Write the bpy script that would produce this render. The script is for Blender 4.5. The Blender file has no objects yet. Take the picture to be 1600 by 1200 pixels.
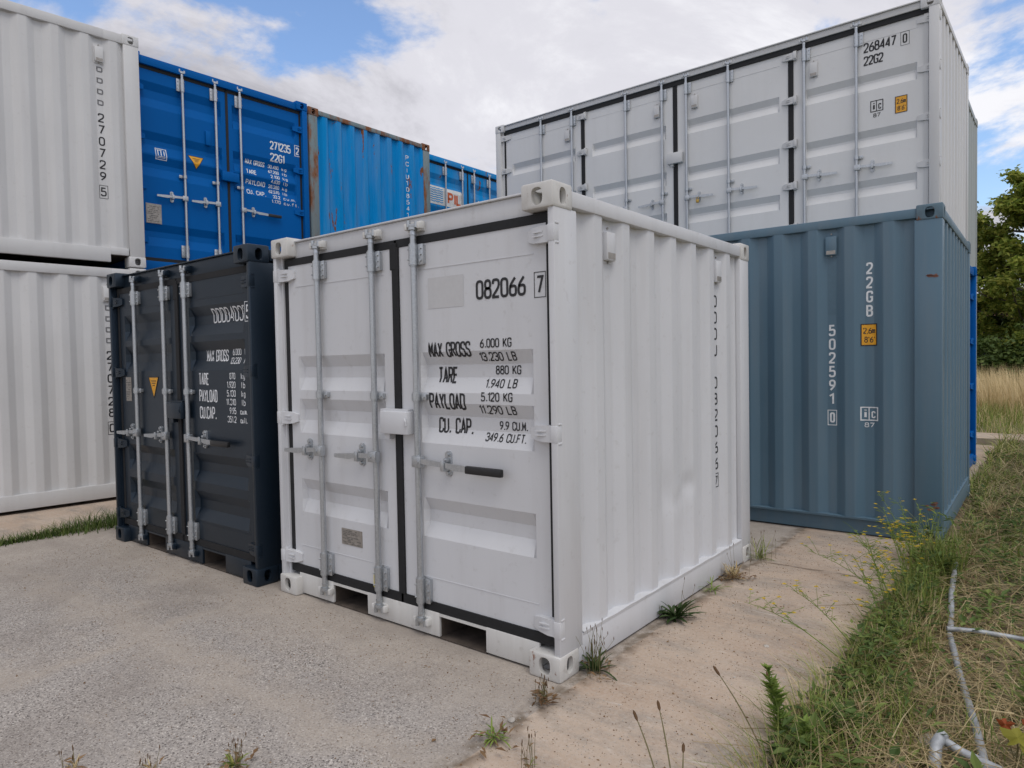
import bpy, bmesh, math, random
from mathutils import Matrix, Vector, noise as mnoise
R = math.radians
random.seed(7)
S = bpy.context.scene
COL = S.collection

# ------------------------------------------------------------------ camera
cd = bpy.data.cameras.new('camera'); cam = bpy.data.objects.new('camera', cd); COL.objects.link(cam)
cam.location = (1.7611, -2.5138, 1.4551)
cam.rotation_euler = (1.53932, 0.01812, 0.67335)
cd.sensor_width = 36.0; cd.lens = 36.0 * 1079.57 / 1600.0
cd.clip_start = 0.05; cd.clip_end = 4000
S.camera = cam

# ------------------------------------------------------------------ sky and sun
SUN_AZ, SUN_EL = R(118), R(60)          # azimuth measured from +Y towards +X
w = bpy.data.worlds.new('World'); S.world = w; w.use_nodes = True
nt = w.node_tree; nt.nodes.clear()
def N(t, kind, **kw):
    n = t.nodes.new(kind)
    for k, v in kw.items(): setattr(n, k, v)
    return n
def world_nodes():
    L = nt.links.new
    out = N(nt, 'ShaderNodeOutputWorld'); bg = N(nt, 'ShaderNodeBackground')
    sky = N(nt, 'ShaderNodeTexSky', sky_type='NISHITA'); sky.sun_disc = False
    sky.sun_elevation = SUN_EL; sky.sun_rotation = SUN_AZ; sky.air_density = 1.2; sky.dust_density = 0.6; sky.ozone_density = 1.5
    tc = N(nt, 'ShaderNodeTexCoord'); sep = N(nt, 'ShaderNodeSeparateXYZ'); L(tc.outputs['Generated'], sep.inputs[0])
    zc = N(nt, 'ShaderNodeMath', operation='MAXIMUM'); zc.inputs[1].default_value = 0.0; L(sep.outputs['Z'], zc.inputs[0])
    za = N(nt, 'ShaderNodeMath', operation='ADD'); za.inputs[1].default_value = 0.22; L(zc.outputs[0], za.inputs[0])
    dv = N(nt, 'ShaderNodeVectorMath', operation='SCALE'); inv = N(nt, 'ShaderNodeMath', operation='DIVIDE'); inv.inputs[0].default_value = 1.0
    L(za.outputs[0], inv.inputs[1]); L(tc.outputs['Generated'], dv.inputs[0]); L(inv.outputs[0], dv.inputs['Scale'])
    mp = N(nt, 'ShaderNodeMapping'); mp.inputs['Location'].default_value = (8.04, 12.85, 2.0); L(dv.outputs[0], mp.inputs[0])
    def noi(scale, det, rough, dist, lac=2.0):
        n = N(nt, 'ShaderNodeTexNoise'); n.inputs['Scale'].default_value = scale; n.inputs['Detail'].default_value = det
        n.inputs['Roughness'].default_value = rough; n.inputs['Distortion'].default_value = dist; L(mp.outputs[0], n.inputs[0]); return n
    def ramp(src, pts, ease='EASE'):
        r = N(nt, 'ShaderNodeValToRGB'); r.color_ramp.interpolation = ease
        e = r.color_ramp.elements
        while len(e) < len(pts): e.new(0.5)
        for i, (p, c) in enumerate(pts): e[i].position = p; e[i].color = (*c, 1)
        L(src, r.inputs[0]); return r
    cover = ramp(noi(1.7, 10, 0.60, 0.25).outputs[0], [(0.36, (0, 0, 0)), (0.46, (1, 1, 1))])
    shade = ramp(noi(1.05, 10, 0.64, 0.4).outputs[0], [(0.36, (8.7, 8.7, 9.1)), (0.50, (6.9, 6.85, 7.4)), (0.70, (3.9, 3.85, 4.25))])
    bl = N(nt, 'ShaderNodeMix', data_type='RGBA'); bl.blend_type = 'MULTIPLY'; bl.inputs[0].default_value = 1.0
    bl.inputs[7].default_value = (1.45, 1.55, 1.75, 1); L(sky.outputs[0], bl.inputs[6])
    mx = N(nt, 'ShaderNodeMix', data_type='RGBA'); L(cover.outputs[0], mx.inputs[0]); L(bl.outputs[2], mx.inputs[6]); L(shade.outputs[0], mx.inputs[7])
    L(mx.outputs[2], bg.inputs[0]); bg.inputs[1].default_value = 0.105; L(bg.outputs[0], out.inputs[0])
world_nodes()
sd = bpy.data.lights.new('sun', 'SUN'); sd.energy = 1.25; sd.angle = R(30); sd.color = (1.0, 0.96, 0.90)
sun = bpy.data.objects.new('sun', sd); COL.objects.link(sun)
sv = Vector((math.sin(SUN_AZ) * math.cos(SUN_EL), math.cos(SUN_AZ) * math.cos(SUN_EL), math.sin(SUN_EL)))
sun.rotation_euler = sv.to_track_quat('Z', 'Y').to_euler(); sun.location = sv * 40

V = S.view_settings
V.view_transform = 'Standard'; V.look = 'None'; V.gamma = 1.0; V.exposure = 0.06; V.use_curve_mapping = False
S.cycles.max_bounces = 6; S.cycles.use_denoising = True

# ------------------------------------------------------------------ materials
MAT = {}
def newmat(name):
    m = bpy.data.materials.new(name); m.use_nodes = True; m.node_tree.nodes.clear()
    t = m.node_tree; out = N(t, 'ShaderNodeOutputMaterial'); b = N(t, 'ShaderNodeBsdfPrincipled'); t.links.new(b.outputs[0], out.inputs[0])
    MAT[name] = m
    return m, t, b
def coords(t, scale=(1, 1, 1), space='Object', rnd=True):
    tc = N(t, 'ShaderNodeTexCoord'); mp = N(t, 'ShaderNodeMapping'); mp.inputs['Scale'].default_value = scale
    if space == 'World':
        g = N(t, 'ShaderNodeNewGeometry'); t.links.new(g.outputs['Position'], mp.inputs[0])
    else:
        t.links.new(tc.outputs['Object'], mp.inputs[0])
        if rnd:
            oi = N(t, 'ShaderNodeObjectInfo'); ml = N(t, 'ShaderNodeMath', operation='MULTIPLY'); ml.inputs[1].default_value = 37.0
            t.links.new(oi.outputs['Random'], ml.inputs[0]); t.links.new(ml.outputs[0], mp.inputs['Location'])
    return mp
def tnoise(t, vec, scale, det=4, rough=0.55, dist=0.0):
    n = N(t, 'ShaderNodeTexNoise'); n.inputs['Scale'].default_value = scale; n.inputs['Detail'].default_value = det
    n.inputs['Roughness'].default_value = rough; n.inputs['Distortion'].default_value = dist
    t.links.new(vec.outputs[0], n.inputs[0]); return n.outputs[0]
def tramp(t, src, pts):
    r = N(t, 'ShaderNodeValToRGB'); e = r.color_ramp.elements
    while len(e) < len(pts): e.new(0.5)
    for i, (p, c) in enumerate(pts):
        e[i].position = p; c = c if isinstance(c, (tuple, list)) else (c, c, c); e[i].color = (*c[:3], 1)
    t.links.new(src, r.inputs[0]); return r.outputs[0]
def tmix(t, f, a, b, mode='MIX'):
    m = N(t, 'ShaderNodeMix', data_type='RGBA'); m.blend_type = mode
    for i, v in ((0, f), (6, a), (7, b)):
        if hasattr(v, 'is_linked') or hasattr(v, 'links'): t.links.new(v, m.inputs[i])
        elif i == 0: m.inputs[0].default_value = v
        else: m.inputs[i].default_value = (*v[:3], 1)
    return m.outputs[2]
def tmath(t, op, a, b=None):
    m = N(t, 'ShaderNodeMath', operation=op)
    for i, v in enumerate((a, b)):
        if v is None: continue
        if hasattr(v, 'links'): t.links.new(v, m.inputs[i])
        else: m.inputs[i].default_value = v
    return m.outputs[0]
def tbump(t, b, h, strength, dist):
    n = N(t, 'ShaderNodeBump'); n.inputs['Strength'].default_value = strength; n.inputs['Distance'].default_value = dist
    t.links.new(h, n.inputs['Height']); t.links.new(n.outputs[0], b.inputs['Normal'])
RUST = [(0.0, (0.10, 0.035, 0.014)), (0.5, (0.20, 0.075, 0.028)), (1.0, (0.30, 0.14, 0.06))]
def paint(name, col, rough=0.42, dirt=0.16, rust=None, fade=0.0, spec=0.4, tint=(1, 1, 1)):
    m, t, b = newmat(name)
    p = coords(t); v = coords(t, (7, 7, 0.55)); 
    n1 = tnoise(t, p, 1.3, 5); n2 = tnoise(t, v, 1.0, 5, 0.6); n3 = tnoise(t, p, 260, 2); n4 = tnoise(t, p, 22, 4)
    c = tmix(t, tramp(t, n1, [(0.3, 0.0), (0.7, 1.0)]), [x * 0.955 for x in col], [min(1, x * 1.03) for x in col])
    if fade:
        gy = sum(col) / 3
        c = tmix(t, tramp(t, n2, [(0.42, 0.0), (0.66, fade)]), c, [0.45 * x + 0.55 * (gy + 0.10) for x in col])
    dc = [0.55 * x + 0.45 * y for x, y in zip(col, (0.20, 0.165, 0.125))]
    c = tmix(t, tmath(t, 'MULTIPLY', tramp(t, n2, [(0.48, 0.0), (0.78, 1.0)]), dirt), c, dc)
    c = tmix(t, tmath(t, 'MULTIPLY', tramp(t, n4, [(0.62, 0.0), (0.72, 1.0)]), dirt * 0.8), c, dc)
    rg = tramp(t, n1, [(0.3, rough - 0.06), (0.7, rough + 0.08)])
    if rust:
        lo, hi, vs = rust
        q = coords(t, (vs * 3.0, vs * 3.0, vs))
        k = tramp(t, tnoise(t, q, 1.0, 8, 0.68, 0.3), [(lo, 0.0), (hi, 1.0)])
        rc = tramp(t, tnoise(t, p, 30, 5), RUST)
        c = tmix(t, k, c, rc); rg = tmix(t, k, rg, (0.85, 0.85, 0.85))
    t.links.new(c, b.inputs['Base Color']); t.links.new(rg, b.inputs['Roughness'])
    b.inputs['Specular IOR Level'].default_value = spec; b.inputs['Specular Tint'].default_value = (*tint, 1)
    tbump(t, b, n3, 0.06, 0.002)
    return m
def plain(name, col, rough=0.6, metal=0.0, var=0.12, scale=40, bump=0.0):
    m, t, b = newmat(name)
    p = coords(t); n = tnoise(t, p, scale, 4)
    c = tmix(t, tramp(t, n, [(0.3, 0.0), (0.7, 1.0)]), [x * (1 - var) for x in col], [min(1, x * (1 + var)) for x in col])
    t.links.new(c, b.inputs['Base Color']); b.inputs['Roughness'].default_value = rough; b.inputs['Metallic'].default_value = metal
    if bump: tbump(t, b, n, bump, 0.004)
    return m
paint('white', (0.605, 0.612, 0.630), dirt=0.34, rust=(0.755, 0.775, 6.0))
paint('white_cast', (0.61, 0.60, 0.575), dirt=0.6, rust=(0.625, 0.68, 8.0))
paint('white_old', (0.59, 0.59, 0.588), dirt=0.25)
paint('white_sill', (0.63, 0.622, 0.60), dirt=0.6, rust=(0.665, 0.71, 4.0))
paint('grey_door', (0.665, 0.665, 0.66), dirt=0.14)
paint('dark', (0.006, 0.0125, 0.022), rough=0.34, dirt=0.02, spec=0.6, tint=(0.74, 0.87, 1.0))
paint('blue', (0.0002, 0.100, 0.355), rough=0.48, dirt=0.008, spec=0.08)
paint('light_blue', (0.0005, 0.235, 0.58), rough=0.55, dirt=0.10, rust=(0.60, 0.63, 2.2), fade=0.30, spec=0.08)
paint('rusty_post', (0.15, 0.21, 0.225), rough=0.65, dirt=0.6, rust=(0.49, 0.60, 1.5), fade=0.8)
paint('rusty_cast', (0.14, 0.12, 0.11), rough=0.8, dirt=0.6, rust=(0.36, 0.5, 3.0))
paint('blue_grey', (0.092, 0.162, 0.218), rough=0.40, dirt=0.12, fade=0.2)
paint('blue_grey_cast', (0.092, 0.155, 0.20), rough=0.5, dirt=0.4, rust=(0.57, 0.64, 5.0))
paint('sage', (0.33, 0.36, 0.355), rough=0.5, dirt=0.2)
plain('rubber', (0.008, 0.0085, 0.010), 0.75, var=0.25)
plain('grip', (0.012, 0.012, 0.013), 0.45)
plain('ink', (0.014, 0.014, 0.016), 0.5)
plain('white_ink', (0.72, 0.74, 0.76), 0.5)
plain('pale_patch', (0.53, 0.53, 0.535), 0.5, var=0.03)
plain('smudge_ink', (0.16, 0.16, 0.165), 0.5, var=0.3)
plain('yellow', (0.72, 0.34, 0.015), 0.45)
plain('yellow_tape', (0.75, 0.60, 0.02), 0.45)
plain('orange', (0.60, 0.115, 0.03), 0.5)
plain('logo_blue', (0.02, 0.26, 0.55), 0.5)
plain('logo_white', (0.66, 0.66, 0.64), 0.5, var=0.15, scale=9)
plain('brass', (0.50, 0.33, 0.08), 0.4, 0.8)
plain('rusty_steel', (0.075, 0.058, 0.046), 0.85, var=0.4, scale=14)
plain('plate', (0.34, 0.315, 0.285), 0.45, 0.55, var=0.2)
plain('plate_print', (0.12, 0.115, 0.11), 0.6)
plain('timber_floor', (0.14, 0.10, 0.07), 0.8)
plain('void', (0.02, 0.02, 0.02), 0.9)
def galv():
    m, t, b = newmat('galv')
    p = coords(t); n = tnoise(t, p, 120, 4); n2 = tnoise(t, coords(t, (40, 40, 3)), 1.0, 4)
    c = tmix(t, tramp(t, n, [(0.3, 0.0), (0.7, 1.0)]), (0.40, 0.425, 0.445), (0.52, 0.54, 0.56))
    c = tmix(t, tmath(t, 'MULTIPLY', tramp(t, n2, [(0.5, 0.0), (0.7, 1.0)]), 0.5), c, (0.62, 0.63, 0.64))
    t.links.new(c, b.inputs['Base Color']); b.inputs['Metallic'].default_value = 0.82
    t.links.new(tramp(t, n, [(0.3, 0.30), (0.7, 0.46)]), b.inputs['Roughness'])
    tbump(t, b, n, 0.08, 0.002)
galv()
plain('old_galv', (0.33, 0.345, 0.36), 0.6, 0.35, var=0.35, scale=18)
def leafmat(name, cols, rough=0.6, trans=0.25):
    m, t, b = newmat(name)
    g = N(t, 'ShaderNodeNewGeometry')
    c = tramp(t, g.outputs['Random Per Island'], [(i / (len(cols) - 1), k) for i, k in enumerate(cols)])
    n = tnoise(t, coords(t, (1, 1, 1), 'World'), 1.7, 3)
    c = tmix(t, tramp(t, n, [(0.35, 0.0), (0.65, 0.35)]), c, [x * 0.6 for x in cols[0]])
    t.links.new(c, b.inputs['Base Color']); b.inputs['Roughness'].default_value = rough; b.inputs['Specular IOR Level'].default_value = 0.25
    tr = N(t, 'ShaderNodeBsdfTranslucent'); t.links.new(c, tr.inputs[0]); ms = N(t, 'ShaderNodeMixShader'); ms.inputs[0].default_value = trans
    out = [n for n in t.nodes if n.type == 'OUTPUT_MATERIAL'][0]
    t.links.new(b.outputs[0], ms.inputs[1]); t.links.new(tr.outputs[0], ms.inputs[2]); t.links.new(ms.outputs[0], out.inputs[0])
leafmat('straw', [(0.28, 0.20, 0.10), (0.52, 0.40, 0.21), (0.66, 0.55, 0.33), (0.36, 0.26, 0.13)])
leafmat('field_straw', [(0.52, 0.40, 0.20), (0.68, 0.53, 0.29), (0.78, 0.64, 0.38)])
leafmat('grass', [(0.11, 0.16, 0.03), (0.18, 0.25, 0.045), (0.28, 0.33, 0.075), (0.40, 0.39, 0.13)])
leafmat('weed', [(0.05, 0.09, 0.02), (0.10, 0.155, 0.035), (0.21, 0.26, 0.065)])
leafmat('bright_weed', [(0.15, 0.24, 0.045), (0.22, 0.31, 0.06), (0.28, 0.34, 0.08)])
leafmat('dark_leaf', [(0.035, 0.065, 0.02), (0.05, 0.085, 0.025), (0.07, 0.11, 0.03)])
leafmat('tree_leaf', [(0.13, 0.19, 0.035), (0.24, 0.31, 0.055), (0.38, 0.42, 0.08), (0.50, 0.48, 0.12)], 0.5, 0.5)
leafmat('tree_leaf_dark', [(0.05, 0.085, 0.02), (0.085, 0.13, 0.03), (0.13, 0.17, 0.04)])
leafmat('dead_leaf', [(0.16, 0.09, 0.045), (0.26, 0.16, 0.08), (0.33, 0.22, 0.12)])
leafmat('petal', [(0.60, 0.42, 0.02), (0.72, 0.55, 0.04)])
leafmat('maple', [(0.22, 0.22, 0.03), (0.30, 0.27, 0.04)])
leafmat('maple_red', [(0.26, 0.05, 0.02), (0.34, 0.10, 0.03)])
leafmat('stem', [(0.17, 0.17, 0.07), (0.26, 0.21, 0.11)])
leafmat('spike', [(0.13, 0.075, 0.035), (0.18, 0.10, 0.05)])
plain('bark', (0.10, 0.085, 0.07), 0.85, var=0.35, scale=12, bump=0.5)
plain('stone', (0.40, 0.37, 0.33), 0.8, var=0.25, scale=30, bump=0.4)
plain('roof_tile', (0.20, 0.10, 0.07), 0.8, var=0.3, scale=3)
plain('render_wall', (0.42, 0.37, 0.30), 0.8)
plain('glass', (0.05, 0.06, 0.07), 0.1)

def asphalt():
    m, t, b = newmat('asphalt')
    p = coords(t, (1, 1, 1), 'World'); ps = coords(t, (0.45, 1.7, 1), 'World')
    vo = N(t, 'ShaderNodeTexVoronoi'); vo.inputs['Scale'].default_value = 165; t.links.new(p.outputs[0], vo.inputs[0])
    sep = N(t, 'ShaderNodeSeparateColor'); t.links.new(vo.outputs['Color'], sep.inputs[0])
    stone = tramp(t, sep.outputs[0], [(0.0, (0.06, 0.053, 0.05)), (0.10, (0.15, 0.132, 0.12)), (0.20, (0.295, 0.270, 0.248)), (0.70, (0.385, 0.350, 0.322)), (0.93, (0.50, 0.45, 0.405)), (1.0, (0.66, 0.62, 0.57))])
    big = tnoise(t, p, 1.1, 6, 0.6)
    stone = tmix(t, tramp(t, big, [(0.35, 0.0), (0.65, 0.45)]), stone, (0.345, 0.315, 0.290))
    dustcol = tmix(t, tramp(t, tnoise(t, p, 9, 6, 0.65), [(0.35, 0.0), (0.65, 1.0)]), (0.365, 0.312, 0.260), (0.43, 0.375, 0.318))
    xy = N(t, 'ShaderNodeSeparateXYZ'); t.links.new(p.outputs[0], xy.inputs[0])
    wob = tmath(t, 'MULTIPLY', tmath(t, 'SUBTRACT', tnoise(t, p, 2.2, 8, 0.66), 0.5), 0.85)
    def band(axis, c, hw):
        a = tmath(t, 'ABSOLUTE', tmath(t, 'SUBTRACT', tmath(t, 'ADD', xy.outputs[axis], wob), c))
        return tramp(t, a, [(hw * 0.1, 0.8), (hw * 1.15, 0.0)])
    def band2(axis, c, hw): return tramp(t, tmath(t, 'ABSOLUTE', tmath(t, 'SUBTRACT', xy.outputs[axis], c)), [(hw * .15, 1.0), (hw, 0.0)])
    nb = N(t, 'ShaderNodeMapRange'); nb.inputs[1].default_value = -0.62; nb.inputs[2].default_value = -0.22; nb.inputs[3].default_value = 0.0; nb.inputs[4].default_value = 0.95
    t.links.new(tmath(t, 'ADD', xy.outputs[1], wob), nb.inputs[0])
    lb = N(t, 'ShaderNodeMapRange'); lb.inputs[1].default_value = -3.1; lb.inputs[2].default_value = -4.6; lb.inputs[3].default_value = 0.0; lb.inputs[4].default_value = 0.8
    t.links.new(tmath(t, 'ADD', xy.outputs[0], wob), lb.inputs[0])
    rb = band(0, 0.02, 0.30)
    k = tmath(t, 'MAXIMUM', tmath(t, 'MAXIMUM', nb.outputs[0], lb.outputs[0]), tmath(t, 'MAXIMUM', band(1, -0.86, 0.17), tmath(t, 'MAXIMUM', band(0, -2.15, 0.15), rb)))
    k = tmath(t, 'MAXIMUM', k, tramp(t, tnoise(t, ps, 2.2, 8, 0.62), [(0.53, 0.0), (0.68, 0.9)]))
    fine = tramp(t, tnoise(t, p, 75, 3, 0.6), [(0.32, 0.35), (0.62, 1.0)])
    k = tmath(t, 'MULTIPLY', k, fine)
    c = tmix(t, k, stone, dustcol)
    c = tmix(t, tramp(t, tnoise(t, coords(t, (1, 1.5, 1), 'World'), 0.9, 8, 0.68, 0.5), [(0.46, 0.0), (0.68, 0.55)]), c, (0.225, 0.195, 0.172))
    c = tmix(t, tmath(t, 'MULTIPLY', band2(0, 0.04, 0.075), tramp(t, tnoise(t, p, 11, 5), [(0.42, 0.0), (0.6, 0.85)])), c, (0.15, 0.115, 0.08))
    c = tmix(t, tramp(t, tnoise(t, p, 160, 2), [(0.66, 0.0), (0.74, 0.55)]), c, (0.09, 0.08, 0.07))
    t.links.new(c, b.inputs['Base Color']); b.inputs['Roughness'].default_value = 0.9; b.inputs['Specular IOR Level'].default_value = 0.2
    inv = tmath(t, 'SUBTRACT', 1.05, k); h = tmath(t, 'MULTIPLY', tmath(t, 'SUBTRACT', 0.7, vo.outputs['Distance']), inv)
    tbump(t, b, h, 0.5, 0.006)
asphalt()
def concrete():
    m, t, b = newmat('concrete')
    p = coords(t, (1, 1, 1), 'World')
    c = tmix(t, tramp(t, tnoise(t, p, 1.6, 7, 0.62), [(0.35, 0.0), (0.65, 1.0)]), (0.40, 0.298, 0.222), (0.49, 0.395, 0.312))
    c = tmix(t, tramp(t, tnoise(t, coords(t, (1, 2.4, 1), 'World'), 1.7, 9, 0.72), [(0.47, 0.0), (0.66, 0.9)]), c, (0.265, 0.232, 0.20))
    c = tmix(t, tramp(t, tnoise(t, p, 60, 4, 0.7), [(0.42, 0.0), (0.75, 0.5)]), c, (0.52, 0.46, 0.40))
    c = tmix(t, tramp(t, tnoise(t, p, 130, 2), [(0.64, 0.0), (0.74, 0.7)]), c, (0.10, 0.085, 0.07))
    c = tmix(t, tramp(t, tnoise(t, coords(t, (2.2, 7.5, 1), 'World'), 2.5, 6, 0.7, 0.6), [(0.61, 0.0), (0.70, 0.55)]), c, (0.60, 0.555, 0.50))
    xy = N(t, 'ShaderNodeSeparateXYZ'); t.links.new(p.outputs[0], xy.inputs[0])
    jd = tramp(t, tmath(t, 'ABSOLUTE', tmath(t, 'SUBTRACT', xy.outputs[0], 0.055)), [(0.008, 1.0), (0.07, 0.0)])
    jy = tramp(t, tmath(t, 'ABSOLUTE', tmath(t, 'SUBTRACT', tmath(t, 'ADD', xy.outputs[1], tmath(t, 'MULTIPLY', tnoise(t, p, 3, 5), 0.12)), 2.46)), [(0.004, 1.0), (0.022, 0.0)])
    c = tmix(t, tmath(t, 'MULTIPLY', tmath(t, 'MAXIMUM', jd, jy), tramp(t, tnoise(t, p, 11, 5), [(0.40, 0.0), (0.58, 0.85)])), c, (0.16, 0.12, 0.085))
    t.links.new(c, b.inputs['Base Color']); b.inputs['Roughness'].default_value = 0.9; b.inputs['Specular IOR Level'].default_value = 0.2
    tbump(t, b, tnoise(t, p, 45, 7, 0.75), 0.5, 0.008)
concrete()
def soil():
    m, t, b = newmat('soil')
    p = coords(t, (1, 1, 1), 'World')
    c = tmix(t, tramp(t, tnoise(t, p, 6, 7, 0.65), [(0.35, 0.0), (0.65, 1.0)]), (0.12, 0.088, 0.052), (0.30, 0.235, 0.145))
    c = tmix(t, tramp(t, tnoise(t, p, 0.7, 5), [(0.42, 0.0), (0.6, 0.7)]), c, (0.085, 0.10, 0.035))
    t.links.new(c, b.inputs['Base Color']); b.inputs['Roughness'].default_value = 0.95
    tbump(t, b, tnoise(t, p, 25, 6, 0.7), 0.7, 0.03)
soil()

# ------------------------------------------------------------------ mesh helpers
class MB:
    def __init__(s): s.v = []; s.f = []; s.m = []; s.mi = 0
    def add(s, vs, fs):
        o = len(s.v); s.v += [tuple(v) for v in vs]; s.f += [tuple(i + o for i in f) for f in fs]; s.m += [s.mi] * len(fs)
    def box(s, x0, x1, y0, y1, z0, z1, bev=0.0):
        if bev <= 0:
            v = [(x, y, z) for x in (x0, x1) for y in (y0, y1) for z in (z0, z1)]
            s.add(v, [(0, 1, 3, 2), (4, 6, 7, 5), (0, 4, 5, 1), (2, 3, 7, 6), (0, 2, 6, 4), (1, 5, 7, 3)])
        else:
            bm = bmesh.new(); bmesh.ops.create_cube(bm, size=1)
            for v in bm.verts: v.co = Vector((x0 + (v.co.x + .5) * (x1 - x0), y0 + (v.co.y + .5) * (y1 - y0), z0 + (v.co.z + .5) * (z1 - z0)))
            bmesh.ops.bevel(bm, geom=bm.edges[:], offset=bev, segments=2, affect='EDGES', profile=0.5)
            s.frombm(bm); bm.free()
    def frombm(s, bm):
        bm.verts.index_update(); s.add([v.co.copy() for v in bm.verts], [[v.index for v in f.verts] for f in bm.faces])
    def prism(s, pts, y0, y1):                       # polygon in (x,z), extruded along y
        n = len(pts); v = [(x, y0, z) for x, z in pts] + [(x, y1, z) for x, z in pts]
        s.add(v, [tuple(range(n)), tuple(range(2 * n - 1, n - 1, -1))] + [(i, i + n, (i + 1) % n + n, (i + 1) % n) for i in range(n)])
    def cyl(s, a, b, r0, r1=None, n=12, caps=True):
        r1 = r0 if r1 is None else r1; a = Vector(a); b = Vector(b); d = (b - a).normalized()
        q = d.orthogonal().normalized(); p = d.cross(q)
        vs = [];
        for c, r in ((a, r0), (b, r1)):
            for i in range(n): t = 2 * math.pi * i / n; vs.append(c + q * (r * math.cos(t)) + p * (r * math.sin(t)))
        fs = [(i, (i + 1) % n, (i + 1) % n + n, i + n) for i in range(n)]
        if caps: fs += [tuple(range(n - 1, -1, -1)), tuple(range(n, 2 * n))]
        s.add(vs, fs)
    def tube(s, pts, rs, n=7):
        pts = [Vector(p) for p in pts]; m = len(pts); vs = []
        rs = rs if isinstance(rs, (list, tuple)) else [rs] * m
        q = None
        for i, c in enumerate(pts):
            d = (pts[min(i + 1, m - 1)] - pts[max(i - 1, 0)]).normalized()
            q = d.orthogonal().normalized() if q is None else (q - d * q.dot(d)).normalized()
            p = d.cross(q)
            for k in range(n): t = 2 * math.pi * k / n; vs.append(c + q * (rs[i] * math.cos(t)) + p * (rs[i] * math.sin(t)))
        fs = [(i * n + k, i * n + (k + 1) % n, (i + 1) * n + (k + 1) % n, (i + 1) * n + k) for i in range(m - 1) for k in range(n)]
        fs += [tuple(range(n - 1, -1, -1)), tuple(range((m - 1) * n, m * n))]
        s.add(vs, fs)
    def mesh(s, name, mats, smooth=None):
        me = bpy.data.meshes.new(name); me.from_pydata(s.v, [], s.f)
        for m in (mats if isinstance(mats, (list, tuple)) else [mats]): me.materials.append(MAT[m])
        if any(s.m): me.polygons.foreach_set('material_index', s.m)
        me.validate(); me.update()
        if smooth is not None:
            me.polygons.foreach_set('use_smooth', [True] * len(me.polygons)); me.set_sharp_from_angle(angle=R(smooth))
        return me
def link(name, me, parent=None, M=None):
    o = bpy.data.objects.new(name, me); COL.objects.link(o); o.parent = parent
    if M is not None: o.matrix_local = M
    return o
def build(name, mb, mats, parent=None, M=None, smooth=None): return link(name, mb.mesh(name, mats, smooth), parent, M)
def thing(name, label, cat, loc=(0, 0, 0), rz=0.0, group=None):
    o = bpy.data.objects.new(name, None); COL.objects.link(o); o.location = loc; o.rotation_euler = (0, 0, rz)
    o.empty_display_size = 0.2; tag(o, label, cat, group); return o
def tag(o, label, cat, group=None):
    o['label'] = label; o['category'] = cat
    if group: o['group'] = group
def T(x=0, y=0, z=0): return Matrix.Translation((x, y, z))

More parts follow.
